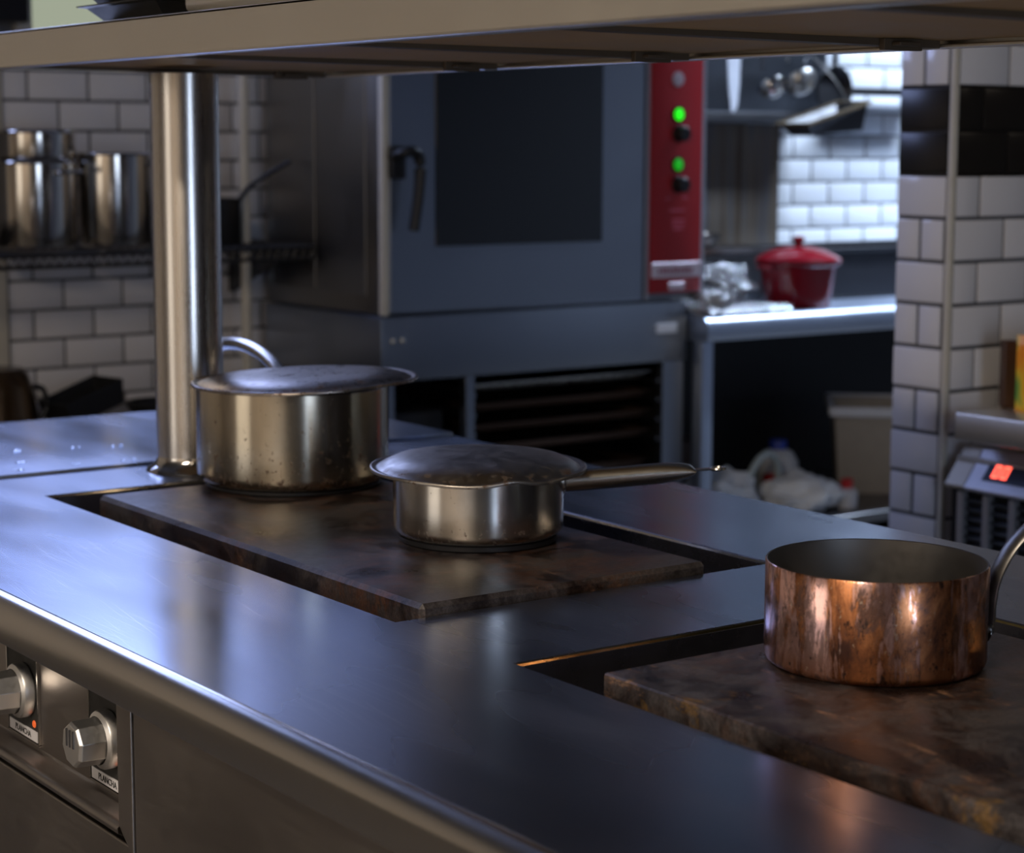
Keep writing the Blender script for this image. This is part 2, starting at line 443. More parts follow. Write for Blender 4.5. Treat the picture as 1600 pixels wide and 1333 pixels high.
obj('lower_frame', bm, M['beadtrim'], win1, smooth=False)
tag(obj('added_glow_panel', box(2.005, 2.60, YB-.012, YB-.004, 1.632, 1.799), emit('added_pale_glow', (.80, .88, .66), .42), win1, smooth=False), 'pale glowing panel added below the window')  # glowing panel added to brighten the pale area below the window
window('window_2', 'y', XL, W2, 'left', 1, 1)
window('door_1', 'x', YF, D1, 'door', 1, 1)
struct('trim_1', rbox(1.80, 1.925, YB-.02, YB, .72, 1.65, .004), M['beadtrim'])

# glazed tiles, each its own object
def tile_mesh(name, wd, ht, th=.007):
    bm = rbox(-wd/2, wd/2, -th, 0, -ht/2, ht/2, .0025, 2)
    me = bpy.data.meshes.new(name); bm.to_mesh(me); bm.free()
    for p in me.polygons: p.use_smooth = True
    me.set_sharp_from_angle(angle=.6)
    return me
_tiles = {}
def tile(parent, x, y, z, wd, ht, rz, mat):
    key = (round(wd, 4), round(ht, 4), mat.name)
    if key not in _tiles:
        _tiles[key] = tile_mesh('tile', wd, ht); _tiles[key].materials.append(mat)
    o = bpy.data.objects.new('tile', _tiles[key]); C.objects.link(o); o.parent = parent
    o.location = (x, y, z); o.rotation_euler = (random.uniform(-.006, .006), 0, rz+random.uniform(-.006, .006))
    return o
PX, PZ, G = .163, .0752, .007
def tile_field(parent, y, xa, xb, za, zb, x0=2.079, z0=.954, mat=None):
    k0 = math.floor((za-z0)/PZ); k1 = math.ceil((zb-z0)/PZ)
    for k in range(k0, k1):
        z = z0+(k+.5)*PZ; sh = x0 if k % 2 == 0 else x0+PX/2
        j = math.floor((xa-sh)/PX)
        while sh+j*PX < xb-.01:
            a = max(xa, sh+j*PX); b = min(xb, sh+(j+1)*PX)
            if b-a > .03: tile(parent, (a+b)/2, y, z, b-a-G, PZ-G, 0, mat or M['tile'])
            j += 1
tile_field(wall_back, YB, 1.93, 2.80, .62, 1.62)
tile_field(wall_back, YB, 4.40, 5.40, .92, 1.72, mat=M['tilesatin'])


# tiled nib wall on the right
NX, NY = 2.857, 2.61
wall_nib = struct('wall_right_nib', box(NX, XR, NY, NY+.132, 0, ZC), M['grout'])
NP = .0808; NZ0 = .6765
for k in range(-4, 13):
    z = NZ0+(k+.5)*NP
    mat = M['tiledark'] if k in (8, 9) else M['tile']
    if k % 2 == 1 or k in (8,):
        tile(wall_nib, NX, NY+.069, z, .120, NP-G, -PI/2, mat)
    else:
        for yy in (NY+.040, NY+.101): tile(wall_nib, NX, yy, z, .053, NP-G, -PI/2, mat)
    sh = 2.928 if k % 2 == 1 else 2.998
    xs = [NX+.003] + [sh+.14*j for j in range(0, 5)]
    for a, b in zip(xs, xs[1:]): tile(wall_nib, (a+b)/2, NY, z, b-a-G, NP-G, 0, mat)
struct('trim_4', box(NX-.0015, NX+.001, NY+.0, NY+.132, NZ0+8*NP-.004, NZ0+10*NP+.004), M['tiledark'])
struct('trim_5', box(NX, XR, NY-.0015, NY+.001, NZ0+8*NP-.004, NZ0+10*NP+.004), M['tiledark'])
struct('trim_3', rbox(NX-.0085, NX+.005, NY-.0085, NY+.005, 0, ZC-.01, .003), M['beadtrim'])

# ------------------------------------------------------------------ cooking range
X0, X1 = .779, 1.85
Y0, YS = .15, 2.757
H1 = (1.067, 1.583, 1.699, 2.598)      # wells: x0,x1,y0,y1
H2 = (1.070, 1.583, .45, 1.499)
rng = thing('cooking_range', 'long brushed steel cooking range with two sunken hotplate wells and control knobs', 'range', (0, 0, 0))
def sheet(xs, ys, holes, z, th):
    bm = bmesh.new()
    def inh(a, b, c, d): return any(h[0]-1e-6 <= a and b <= h[1]+1e-6 and h[2]-1e-6 <= c and d <= h[3]+1e-6 for h in holes)
    for a, b in zip(xs, xs[1:]):
        for c, d in zip(ys, ys[1:]):
            if inh(a, b, c, d): continue
            vs = [bm.verts.new(p) for p in ((a, c, z), (b, c, z), (b, d, z), (a, d, z))]; bm.faces.new(vs)
    bmesh.ops.remove_doubles(bm, verts=bm.verts, dist=1e-5)
    return bm
NR = .020
bm = sheet([X0+NR, H1[0], H2[0], H1[1], X1], [Y0, H2[2], H2[3], H1[2], H1[3], YS], [H1, (H1[0], H2[0], 9, 9), H2, (H2[0], H1[1], H2[2], H2[3])], .9, .002)
# rolled front nose and fascia, profile in x,z swept along y
prof = [(X0+NR-NR*math.sin(a), .9-NR+NR*math.cos(a)) for a in [PI/2*k/10 for k in range(11)]]
prof += [(X0, .858), (X0+.002, .851), (X0+.007, .848), (X0+.03, .848)]
def sweep(bm, prof, ya, yb):
    A = [bm.verts.new((p[0], ya, p[1])) for p in prof]; B = [bm.verts.new((p[0], yb, p[1])) for p in prof]
    for k in range(len(prof)-1): bm.faces.new((A[k], A[k+1], B[k+1], B[k]))
sweep(bm, prof, Y0, YS)
sweep(bm, [(X1, .9), (X1+.003, .897), (X1+.003, .86), (X1-.01, .86)], Y0, YS)
# turned-down far lip at the seam
A = [bm.verts.new(p) for p in ((X0+NR, YS, .9), (X1, YS, .9), (X1, YS+.001, .87), (X0+NR, YS+.001, .87))]; bm.faces.new(A)
bmesh.ops.remove_doubles(bm, verts=bm.verts, dist=1e-5)
bm.normal_update()
for f in bm.faces:
    c_ = f.calc_center_median()
    if c_.x < X0+NR-.0005: f.material_index = 1
wt = obj('worktop', bm, [M['worktop'], M['nose']], rng, ang=.5)
# wells: turned-down rim and liner
for i, h in enumerate((H1, H2)):
    bm = bmesh.new(); e = .004
    loops = [(0, .9), (e*.3, .9-e*.25), (e*.8, .9-e), (e, .88), (e, .852)]
    rings = []
    for (ins, z) in loops:
        rings.append([bm.verts.new(p) for p in ((h[0]+ins, h[2]+ins, z), (h[1]-ins, h[2]+ins, z), (h[1]-ins, h[3]-ins, z), (h[0]+ins, h[3]-ins, z))])
    for a, b in zip(rings, rings[1:]):
        for k in range(4): bm.faces.new((a[k], a[(k+1) % 4], b[(k+1) % 4], b[k]))
    bm.faces.new(rings[-1])
    # open box: give the liner a floor below
    obj('well', bm, M['liner'], rng, ang=.4)
    bm = bmesh.new()     # polished rim strip around the opening
    r_ = .0035
    pts = [(h[0], h[2]), (h[1], h[2]), (h[1], h[3]), (h[0], h[3])]
    for k in range(4):
        a, b = pts[k], pts[(k+1) % 4]
        tube([(a[0], a[1], .8965), (b[0], b[1], .8965)], .0030, 8, bm)
    obj('well_rim', bm, M['goldglint'] if i else M['handlesteel'], rng)
# carcass panels
FX = .800
obj('lower_panel', box(FX+.014, FX+.03, 1.752, YS, .10, .690), M['frontsteel'], rng, smooth=False, bevel=.002)
obj('front_panel', box(FX, FX+.02, Y0, 1.746, .10, .856), M['frontsteel'], rng, smooth=False, bevel=.0015)
obj('back_panel', box(X1-.03, X1-.01, Y0, YS, .10, .87), M['darksteel'], rng, smooth=False)
obj('end_panel', box(FX, X1-.01, Y0, Y0+.02, .10, .88), M['darksteel'], rng, smooth=False)
obj('plinth', box(FX+.06, X1-.06, Y0+.03, YS-.03, 0, .10), M['black'], rng, smooth=False)
# recessed control panel
RX = .838
bm = bmesh.new()
bx(bm, RX, RX+.004, 1.75, YS, .70, .856)
obj('control_panel', bm, M['frontsteel'], rng, smooth=False)
# recess floor sloping out to a rounded lip
prof = [(RX, .715), (RX-.003, .7115), (.806, .7175), (.800, .7185), (.796, .715), (.797, .709), (.803, .706), (.815, .705)]
bm = bmesh.new(); sweep(bm, prof, 1.779, YS)
obj('control_panel_lip', bm, M['frontsteel'], rng, ang=1.2)
bm = prism([(1.748, .856), (1.780, .856), (1.780, .717), (1.757, .700), (1.748, .695)], 'x', FX-.002, FX+.006)
obj('panel_flange', bm, M['frontsteel'], rng, smooth=False, bevel=.001)
# bezels with printed strip, and the octagonal knobs
def bezel(yc, wy=.085):
    bm = rbox(RX-.002, RX-.0002, yc-wy/2, yc+wy/2, .720, .838, .0006, 1)
    b = obj('bezel', bm, M['ink'], rng, smooth=False)
    fr = bmesh.new(); e = .0022
    bx(fr, RX-.0032, RX-.0002, yc-wy/2-e, yc-wy/2, .719, .838); bx(fr, RX-.0032, RX-.0002, yc+wy/2, yc+wy/2+e, .719, .838)
    bx(fr, RX-.0032, RX-.0002, yc-wy/2-e, yc+wy/2+e, .7175, .720)
    tag(obj('bezel_frame', fr, M['polished'], b, smooth=False), 'thin bright metal edging')
    st = obj('label_strip', box(RX-.0030, RX-.0019, yc-wy/2+.003, yc+wy/2-.003, .7215, .7335), M['labelwhite'], b, smooth=False)
    text('PLANCHA', .0098, M['ink'], b, (RX-.0033, yc, .7272), (PI/2, 0, -PI/2))
    text('0', .008, M['labelwhite'], b, (RX-.0024, yc-.024, .823), (PI/2, 0, -PI/2), 'dial_mark')
    d = lathe([(0, .0012), (.0038, .001), (.0042, 0)], 16)
    tag(obj('pilot_light', d, M['orange'], b, (RX-.002, yc-wy/2+.012, .741), rot=(0, -PI/2, 0)), 'small orange pilot light')
def knob(yc, zc):
    k = obj('knob', lathe([(0, 0), (.029, 0), (.0305, .002), (.0305, .011), (.0295, .013), (.025, .0155)], 48), M['knob'], rng, (RX-.002, yc, zc), rot=(0, -PI/2, 0), ang=.5)
    bm = bmesh.new(); n = 8; rings = []
    for (r, z) in ((.0250, .012), (.0245, .017), (.0238, .041), (.0215, .044), (0, .0446)):
        rings.append([bm.verts.new((r*math.cos(2*PI*(j+.25)/n), r*math.sin(2*PI*(j+.25)/n), z)) for j in range(n)] if r else [bm.verts.new((0, 0, z))])
    for a, b in zip(rings, rings[1:]):
        for j in range(n):
            if len(b) == 1: bm.faces.new((a[j], a[(j+1) % n], b[0]))
            else: bm.faces.new((a[j], a[(j+1) % n], b[(j+1) % n], b[j]))
    obj('grip', bm, M['knob'], k, smooth=False, bevel=.0008)
    bm = bmesh.new()
    for q in (-.008, 0, .008): bx(bm, -.002, .016, q-.0012, q+.0012, .0438, .0455)
    obj('pointer_ridge', bm, M['darksteel'], k, smooth=False)
KN = [(1.878, .775), (2.103, .776)]
for yc, zc in KN: bezel(yc+.009); knob(yc, zc)

# second worktop module beyond the seam
far = thing('worktop_section', 'plain brushed steel worktop beyond the seam behind the steel post', 'worktop', (0, 0, .005))
bm = bmesh.new(); YE = 3.29
sweep(bm, [(X1+.003, .86), (X1+.003, .897), (X1, .9)]+[(X0+NR-NR*math.sin(a), .9-NR+NR*math.cos(a)) for a in [PI/2*k/10 for k in range(11)]]+[(X0, .858), (X0+.007, .848), (X0+.03, .848)], YS+.007, YE)
A = [bm.verts.new(p) for p in ((X0+NR, YS+.007, .9), (X1, YS+.007, .9), (X1, YS+.006, .87), (X0+NR, YS+.006, .87))]; bm.faces.new(A)
A = [bm.verts.new(p) for p in ((X0+NR, YE, .9), (X1, YE, .9), (X1, YE+.002, .86), (X0+NR, YE+.002, .86))]; bm.faces.new(A)
bmesh.ops.remove_doubles(bm, verts=bm.verts, dist=1e-5)
obj('top', bm, M['worktop'], far, ang=.5)
obj('cabinet', box(FX+.01, X1-.02, YS+.01, YE-.02, -.005, .858), M['frontsteel'], far, smooth=False)

# hotplates
def hotplate(name, label, x0, x1, y0, y1, mat, ch=.005, sg=1):
    o = obj(name, rbox(x0-(x0+x1)/2, x1-(x0+x1)/2, y0-(y0+y1)/2, y1-(y0+y1)/2, .0, .058, ch, sg), mat, None, ((x0+x1)/2, (y0+y1)/2, .8535), ang=.3)
    return tag(o, label, 'hotplate', 'cast iron hotplates')
hotplate('hotplate', 'dark iron hotplate carrying the two lidded steel saucepans', 1.103, 1.487, 1.7065, 2.50, M['iron_a'])
hotplate('hotplate', 'rust-streaked iron hotplate under the copper saucepan', 1.092, 1.50, .56, 1.392, M['iron_b'], .004, 3)
PT = .9115

# ------------------------------------------------------------------ overhead shelf on a post
SX0, SX1, SZ, SH = 1.066, 1.625, 1.478, .0485
sh = thing('overhead_shelf', 'long brushed steel overhead shelf carried on a round steel post', 'shelf', (1.335, 2.69, .9))
def loc(o): o.matrix_parent_inverse = Matrix.Translation((-1.335, -2.69, -.9)); return o
SY0, SY1 = .2, 2.762
bm = lathe([(.0, 0), (.0495, 0), (.0495, .575), (0, .575)], 64)
obj('post', bm, M['post'], sh, (0, 0, 0.001), ang=.6)
bm = lathe([(.066, 0), (.064, .004), (.056, .008), (.0505, .016), (.0497, .022)], 64)
obj('base_collar', bm, M['polished'], sh, (0, 0, .0005))
bm = bmesh.new(); bx(bm, SX0, SX1, SY0, SY1, SZ+SH-.004, SZ+SH)
loc(obj('shelf_top', bm, M['fascia'], sh, smooth=False, bevel=.001))
bm = prism([(SX0, SZ+.004), (SX0+.0012, SZ+.001), (SX0+.004, SZ), (SX0+.02, SZ), (SX0+.02, SZ+.004), (SX0+.005, SZ+.004), (SX0+.005, SZ+SH), (SX0, SZ+SH)], 'y', SY0, SY1)
loc(obj('front_fascia', bm, M['fascia'], sh, smooth=False, bevel=.0012))
bm = prism([(SX1, SZ), (SX1-.02, SZ), (SX1-.02, SZ+.004), (SX1-.005, SZ+.004), (SX1-.005, SZ+SH), (SX1, SZ+SH)], 'y', SY0, SY1)
loc(obj('back_fascia', bm, M['fascia'], sh, smooth=False, bevel=.0012))
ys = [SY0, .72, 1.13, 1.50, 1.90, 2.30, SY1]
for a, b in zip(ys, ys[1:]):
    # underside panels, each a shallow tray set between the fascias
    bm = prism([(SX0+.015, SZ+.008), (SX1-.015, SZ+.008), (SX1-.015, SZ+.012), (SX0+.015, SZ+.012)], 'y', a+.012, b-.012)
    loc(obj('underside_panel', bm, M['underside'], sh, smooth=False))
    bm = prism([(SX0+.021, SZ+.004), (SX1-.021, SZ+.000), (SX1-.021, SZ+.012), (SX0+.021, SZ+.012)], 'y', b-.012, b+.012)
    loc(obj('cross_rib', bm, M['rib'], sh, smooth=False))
    bm = bmesh.new(); bx(bm, SX1-.11, SX1-.055, b-.020, b-.012, SZ-.004, SZ+.008); bx(bm, SX1-.10, SX1-.07, b-.032, b-.020, SZ, SZ+.004)
    loc(obj('clip', bm, M['rib'], sh, smooth=False, bevel=.001))

bm = box(SX0+.005, SX1-.005, SY1-.004, SY1, SZ, SZ+SH-.004)
loc(obj('end_fascia', bm, M['fascia'], sh, smooth=False, bevel=.001))
# trays and container on the shelf
ZT = SZ+SH
def tray_bm(lx, ly, h, fl, th=.0015):
    def ring(ix, iy, z): return [(-ix/2, -iy/2, z), (ix/2, -iy/2, z), (ix/2, iy/2, z), (-ix/2, iy/2, z)]
    R = [ring(lx+2*fl+.02, ly+2*fl+.02, h), ring(lx+2*fl, ly+2*fl, h), ring(lx, ly, th), ring(0.02, .02, th)]
    L = [ring(lx+2*fl+.02, ly+2*fl+.02, h-th), ring(lx+2*fl, ly+2*fl, h-2*th), ring(lx, ly, 0), ring(0.02, .02, 0)]
    bm = bmesh.new()
    vr = [[bm.verts.new(p) for p in r] for r in R]; vl = [[bm.verts.new(p) for p in r] for r in L]
    for S in (vr, vl):
        for a, b in zip(S, S[1:]):
            for k in range(4): bm.faces.new((a[k], a[(k+1) % 4], b[(k+1) % 4], b[k]))
        bm.faces.new(S[-1])
    for k in range(4): bm.faces.new((vr[0][k], vr[0][(k+1) % 4], vl[0][(k+1) % 4], vl[0][k]))
    return bm
tag(obj('baking_tray', tray_bm(.22, .16, .022, .02), M['blackmetal'], None, (1.21, 2.345, ZT), smooth=False), 'lower dark baking tray lying on the overhead shelf', 'tray', 'trays stacked on the overhead shelf')
tag(obj('baking_tray', tray_bm(.22, .19, .03, .022), M['blackmetal'], None, (1.215, 2.36, ZT+.0222), smooth=False), 'upper black baking tray stacked on the overhead shelf', 'tray', 'trays stacked on the overhead shelf')
gp = thing('gastronorm_pan', 'deep steel food pan standing on the overhead shelf edge', 'food pan', (1.20, 1.998, ZT))
obj('body', rbox(-.11, .11, -.20, .20, 0, .10, .012), M['fascia'], gp)
obj('rim', rbox(-.125, .125, -.215, .215, .10, .105, .002), M['steel'], gp)
tag(obj('fuse_box', rbox(1.62, 1.962, YB-.12, YB-.0005, 1.665, 1.795, .006), M['black'], None), 'dark wall box in the upper left picture corner', 'box')

# ------------------------------------------------------------------ the pans on the range
def pan_bm(r, h, th=.0025, br=.012, n=96, flare=0.0):
    prof = [(0, .0)]+[(r-br+br*math.sin(a), br-br*math.cos(a)) for a in [PI/2*k/6 for k in range(7)]]
    prof += [(r, h*.5), (r, h-.004), (r+flare, h), (r-th, h), (r-th, h*.5)]
    prof += [(r-th-br*.6+br*.6*math.cos(a), th+br*.6-br*.6*math.sin(a)) for a in [PI/2*k/4 for k in range(5)]]
    prof += [(0, th)]
    return lathe(prof, n)
VR = Vector((cr.x, cr.y, 0)).normalized()          # direction along the picture's horizontal
def dirv(deg):
    a = math.radians(deg); return Vector((VR.x*math.cos(a)-VR.y*math.sin(a), VR.x*math.sin(a)+VR.y*math.cos(a), 0))

# copper saucepan
cp = thing('copper_saucepan', 'open tarnished copper saucepan with an iron handle', 'saucepan', (1.322, 1.283, PT))
CR, CH = .1005, .094
prof = [(0, 0)]+[(CR-.008+.008*math.sin(a), .008-.008*math.cos(a)) for a in [PI/2*k/5 for k in range(6)]]+[(CR, .05), (CR, CH-.001), (CR-.0008, CH)]
obj('body', lathe(prof, 128), M['copper'], cp)
prof = [(CR-.0008, CH), (CR-.002, CH-.0005), (CR-.0022, .05), (CR-.0025, .012), (CR-.010, .004), (0, .0035)]
tag(obj('lining', lathe(prof, 128), M['tin'], cp), 'dull grey tin lining')
d = dirv(6); P = lambda u, z: (d.x*u, d.y*u, z)
hp = smooth_path([P(CR+.002, .022), P(CR+.006, .036), P(CR+.007, .055), P(CR+.012, .078), P(CR+.026, .104), P(CR+.050, .128), P(CR+.085, .148), P(CR+.13, .165), P(CR+.18, .178)], 6)
hd = obj('handle', tube(hp, lambda t_: (.015-.004*t_, .0046), 14, up=(-d.x, -d.y, .35)), M['ironhandle'], cp, ang=1.0)
bm = bmesh.new()
side = Vector((-d.y, d.x, 0))
for (s, z) in ((-.014, .03), (.014, .03), (0, .058)):
    c_ = d*(CR+.002)+side*s+Vector((0, 0, z)); b2 = bmesh.new()
    bmesh.ops.create_uvsphere(b2, u_segments=12, v_segments=8, radius=.0055, matrix=Matrix.Translation(c_))
    me = bpy.data.meshes.new('t'); b2.to_mesh(me); b2.free(); bm.from_mesh(me); bpy.data.meshes.remove(me)
obj('rivets', bm, M['ironhandle'], hd)
pl = smooth_path([d*(CR+.0015)+side*s+Vector((0, 0, z)) for s, z in ((-.022, .028), (-.01, .026), (0, .026), (.01, .026), (.022, .028))], 4)
obj('handle_mount', tube(pl, lambda t_: (.001+.011*math.sin(PI*t_), .0004+.0021*math.sin(PI*t_)), 10, up=(d.x, d.y, .05)), M['ironhandle'], hd)

# small saucepan with warped lid
R2, HH2 = .1015, .083
p2 = thing('saucepan', 'smaller steel saucepan in front with a long tubular handle', 'saucepan', (1.352, 1.966, PT), group='lidded steel saucepans')
obj('body', pan_bm(R2, HH2-.008), M['pan_b'], p2, (0, 0, .008))
tag(obj('base', lathe([(0, 0), (R2-.009, 0), (R2-.0065, .002), (R2-.0065, .007), (R2-.010, .0085), (0, .0085)], 64), M['black'], p2), 'burnt black sandwich base')
d = dirv(4); P = lambda u, z: (d.x*u, d.y*u, z)
pts = [P(R2-.001, .068), P(R2+.05, .0715), P(R2+.10, .0755), P(R2+.145, .079), P(R2+.158, .080)]
hd = obj('handle', tube(smooth_path(pts, 8), lambda t_: (.012+.003*t_*t_, .0128 if t_ < .55 else .0128-(.0128-.0022)*((t_-.55)/.45)**1.5), 20), M['handlesteel'], p2)
bm = bmesh.new()
tube([P(R2+.150, .0797), P(R2+.178, .0815)], lambda t_: (.007, .0015), 10, bm)
ringc = Vector(P(R2+.186, .082)); ring = [ringc+d*(.008*math.cos(a))+Vector((-d.y, d.x, 0))*(.008*math.sin(a))+Vector((0, 0, .0005*math.cos(a))) for a in [2*PI*k/16 for k in range(17)]]
tube(ring, .0022, 8, bm, cap=False)
obj('hanging_loop', bm, M['handlesteel'], hd)
bm = lathe([(0, 0), (.018, 0), (.018, .002), (.0135, .005), (0, .006)], 24)
o = obj('handle_mount', bm, M['steel'], p2, P(R2-.0025, .068)); o.rotation_euler = d.to_track_quat('Z', 'Y').to_euler()
def lid_bm(r, dome, wobf, n=128):
    rim = .0022
    prof = [(0, dome), (r*.35, dome*.96), (r*.62, dome*.85), (r*.80, dome*.62), (r*.895, dome*.28), (r*.93, .0012), (r*.955, .0008), (r*.985, .0028)]
    prof += [(r, .0022), (r*1.004, .0004), (r, -.0016), (r*.985, -.0010), (r*.93, -.0018), (r*.89, dome*.2-.002), (r*.8, dome*.55-.002), (r*.62, dome*.8-.002), (0, dome-.0025)]
    return lathe(prof, n, wob=wobf)
def wob2(r, z, a):
    k = (r/.128)**3; a2 = a-math.atan2(-VR.x, VR.y) if False else a
    # angle measured from the direction to the camera
    fa = math.atan2(-.815, -.58); q = (a-fa+PI) % (2*PI)-PI
    dz = .0035*math.exp(-((q-.35)/.16)**2)-.0025*math.exp(-((q+.1)/.35)**2)-.002*math.exp(-((q-.62)/.2)**2)
    return r, z+dz*k
tag(obj('lid', lid_bm(.1285, .017, wob2), M['lid_b'], p2, (0, 0, HH2+.0035), rot=(math.radians(.6), math.radians(-.4), 0), ang=1.2), 'warped domed grey lid with a wavy rim')

# larger saucepan behind
R1, HH1 = .1325, .137
p1 = thing('saucepan', 'larger stained steel saucepan behind, beside the steel post', 'saucepan', (1.367, 2.440, PT), group='lidded steel saucepans')
obj('body', pan_bm(R1, HH1-.007, .003, .016), M['pan_a'], p1, (0, 0, .007))
tag(obj('base', lathe([(0, 0), (R1-.015, 0), (R1-.012, .002), (R1-.012, .006), (R1-.016, .0075), (0, .0075)], 64), M['black'], p1), 'burnt black sandwich base')
hp = smooth_path([(1.422, 2.553, 1.030), (1.4286, 2.572, 1.0405), (1.4341, 2.61, 1.0547), (1.4457, 2.68, 1.0687), (1.456, 2.76, 1.0735), (1.4697, 2.85, 1.0645), (1.4708, 2.93, 1.0439)], 6)
hp = [Vector(p)-Vector((1.367, 2.440, PT)) for p in hp]
obj('handle', tube(hp, .0098, 16), M['handlesteel'], p1)
K = Vector((VR.y, -VR.x, 0))
def wob1(r, z, a):
    fa = math.atan2(VR.y, VR.x); q = (a-fa+PI) % (2*PI)-PI; k = (r/.155)**3
    return r*(1+.012*math.cos(2*q)), z+k*(.002*math.cos(2*q)-.004*math.exp(-(q/.5)**2))
tag(obj('lid', lid_bm(.1535, .012, wob1), M['lid_a'], p1, (.014, -.010, HH1+.0065), rot=tuple(Matrix.Rotation(math.radians(2.0), 3, K).to_euler()), ang=1.2), 'oversized tilted lid with a tarnished rim')

# ------------------------------------------------------------------ combi oven on its stand
OX0, OX1, OY, OZ0, OZ1 = 2.640, 3.672, 4.25, .955, 1.95
ov = thing('combi_oven', 'tall steel combi oven with dark window and red control panel', 'oven', (0, 0, 0))
obj('cabinet', rbox(OX0, OX1-.01, OY+.035, 4.84, OZ0, OZ1, .004, 2), M['ovenside'], ov)
obj('front_frame', box(OX0, OX1, OY+.018, OY+.035, OZ0, OZ1), M['darksteel'], ov, smooth=False)
obj('corner_strip', rbox(OX0-.001, OX0+.016, OY, OY+.022, OZ0, OZ1, .003, 2), M['beadtrim'], ov)
bm = bmesh.new()
for (a, b, c, d_) in ((4.33, 4.56, 1.0, 1.9), (4.58, 4.80, 1.0, 1.9)):
    bx(bm, OX0-.003, OX0, a, b, c, d_)
obj('side_panel', bm, M['ovenside'], ov, smooth=False, bevel=.0015)
dr = obj('door', wall_holes(bmesh.new(), 'x', 0, 0.001, 0, .001, []) if False else box(OX0+.018, 3.459, OY, OY+.018, OZ0+.005, OZ1-.02), M['ovensteel'], ov, smooth=False, bevel=.003)
obj('window', rbox(2.792, 3.318, OY-.003, OY+.001, 1.122, 1.80, .0012, 1), M['ovenglass'], dr, smooth=False)
hb = smooth_path([(2.668, OY-.002, 1.345), (2.668, OY-.045, 1.352), (2.690, OY-.055, 1.358), (2.712, OY-.055, 1.335), (2.708, OY-.056, 1.26), (2.692, OY-.056, 1.165)], 6)
obj('handle', tube(hb, lambda t_: (.016, .013), 14), M['black'], dr)
obj('handle_mount', rbox(2.655, 2.70, OY-.014, OY, 1.29, 1.37, .005), M['black'], dr)
cpn = obj('control_panel', rbox(3.480, 3.660, OY-.004, OY+.018, .976, OZ1-.02, .003, 2), M['red'], ov)
obj('panel_edging', wall_holes(bmesh.new(), 'x', 0, .1, 0, 0, []) if False else box(3.468, 3.480, OY+.002, OY+.018, .960, OZ1-.02), M['machine'], ov, smooth=False)
obj('panel_edging', box(3.660, 3.676, OY+.002, OY+.03, .955, OZ1-.02), M['machine'], ov, smooth=False)
def disc(r, h, n=24): return lathe([(0, h), (r*.8, h), (r, h*.7), (r, 0)], n)
ROTY = (PI/2, 0, 0)
for zz, mm in ((1.456, M['green']), (1.322, M['greendim'])):
    i_ = obj('indicator', disc(.0165, .006), mm, cpn, (3.572, OY-.004, zz), rot=ROTY)
    k_ = obj('indicator_bezel', lathe([(.0165, 0), (.0165, .005), (.021, .004), (.022, 0)], 24), M['black'], cpn, (3.572, OY-.004, zz), rot=ROTY)
for zz in (1.404, 1.268):
    obj('knob', lathe([(0, .030), (.017, .030), (.020, .027), (.021, .004), (.024, 0)], 24), M['black'], cpn, (3.576, OY-.004, zz), rot=ROTY)
obj('emblem', disc(.020, .002), M['badge'], cpn, (3.570, OY-.004, 1.550), rot=ROTY)
bd = obj('badge', rbox(3.484, 3.656, OY-.0065, OY-.004, 1.018, 1.058, .001, 1), M['badge'], cpn, smooth=False)
bm = bmesh.new()
for k in range(10):
    xa = 3.508+k*.0125; bx(bm, xa, xa+.0075, OY-.0072, OY-.0064, 1.030, 1.046 if k % 3 else 1.042)
tag(obj('badge_print', bm, M['badgeink'], cpn, smooth=False), kind='stuff')
obj('badge', rbox(3.545, 3.602, OY-.0065, OY-.004, .984, 1.004, .001, 1), M['badge'], cpn, smooth=False)
bm = bmesh.new()
for (xa, xb, zz) in ((3.53, 3.55, 1.228), (3.59, 3.61, 1.230), (3.545, 3.60, 1.196), (3.555, 3.60, 1.17), (3.555, 3.60, 1.158), (3.56, 3.595, 1.146)):
    bx(bm, xa, xb, OY-.0046, OY-.0040, zz, zz+.006)
tag(obj('panel_marking', bm, plain('faint_print', (.42, .06, .10), .5), cpn, smooth=False), kind='stuff')

st = thing('oven_stand', 'steel oven stand with open tray slides below the combi oven', 'stand', (0, 0, 0))
obj('top_band', rbox(OX0-.01, 3.612, OY-.004, 4.84, .79, .951, .004, 2), M['ovensteel'], st)
obj('side_panel', box(OX0-.005, OX0+.012, OY+.02, 4.84, 0, .79), M['ovenside'], st, smooth=False)
obj('post', box(OX0-.005, OX0+.03, OY, OY+.03, 0, .79), M['ovensteel'], st, smooth=False, bevel=.002)
obj('post', box(2.885, 2.912, OY, OY+.03, 0, .79), M['ovensteel'], st, smooth=False, bevel=.002)
obj('post', box(3.533, 3.607, OY, OY+.03, 0, .79), M['ovensteel'], st, smooth=False, bevel=.002)
obj('side_panel', box(3.585, 3.607, OY+.03, 4.84, 0, .79), M['ovenside'], st, smooth=False)
obj('back_panel', box(OX0, 3.6, 4.82, 4.84, 0, .79), M['blackmetal'], st, smooth=False)
obj('base_shelf', box(OX0, 3.6, OY+.03, 4.82, .28, .30), M['darksteel'], st, smooth=False)
zt = [.742, .690, .636, .582, .50]
for z in zt:
    for xa in (2.912, 3.521):
        obj('tray_slide', box(xa, xa+.012, OY+.01, 4.80, z-.010, z), M['darksteel'], st, smooth=False)
tl = ['baking tray on the top slide of the oven stand', 'baking tray on the second slide of the oven stand', 'baking tray on the third slide of the oven stand', 'baking tray on the fourth slide of the oven stand', 'baking tray on the lowest slide of the oven stand']
traymat = plain('browned_tray', (.085, .05, .035), .4, .6)
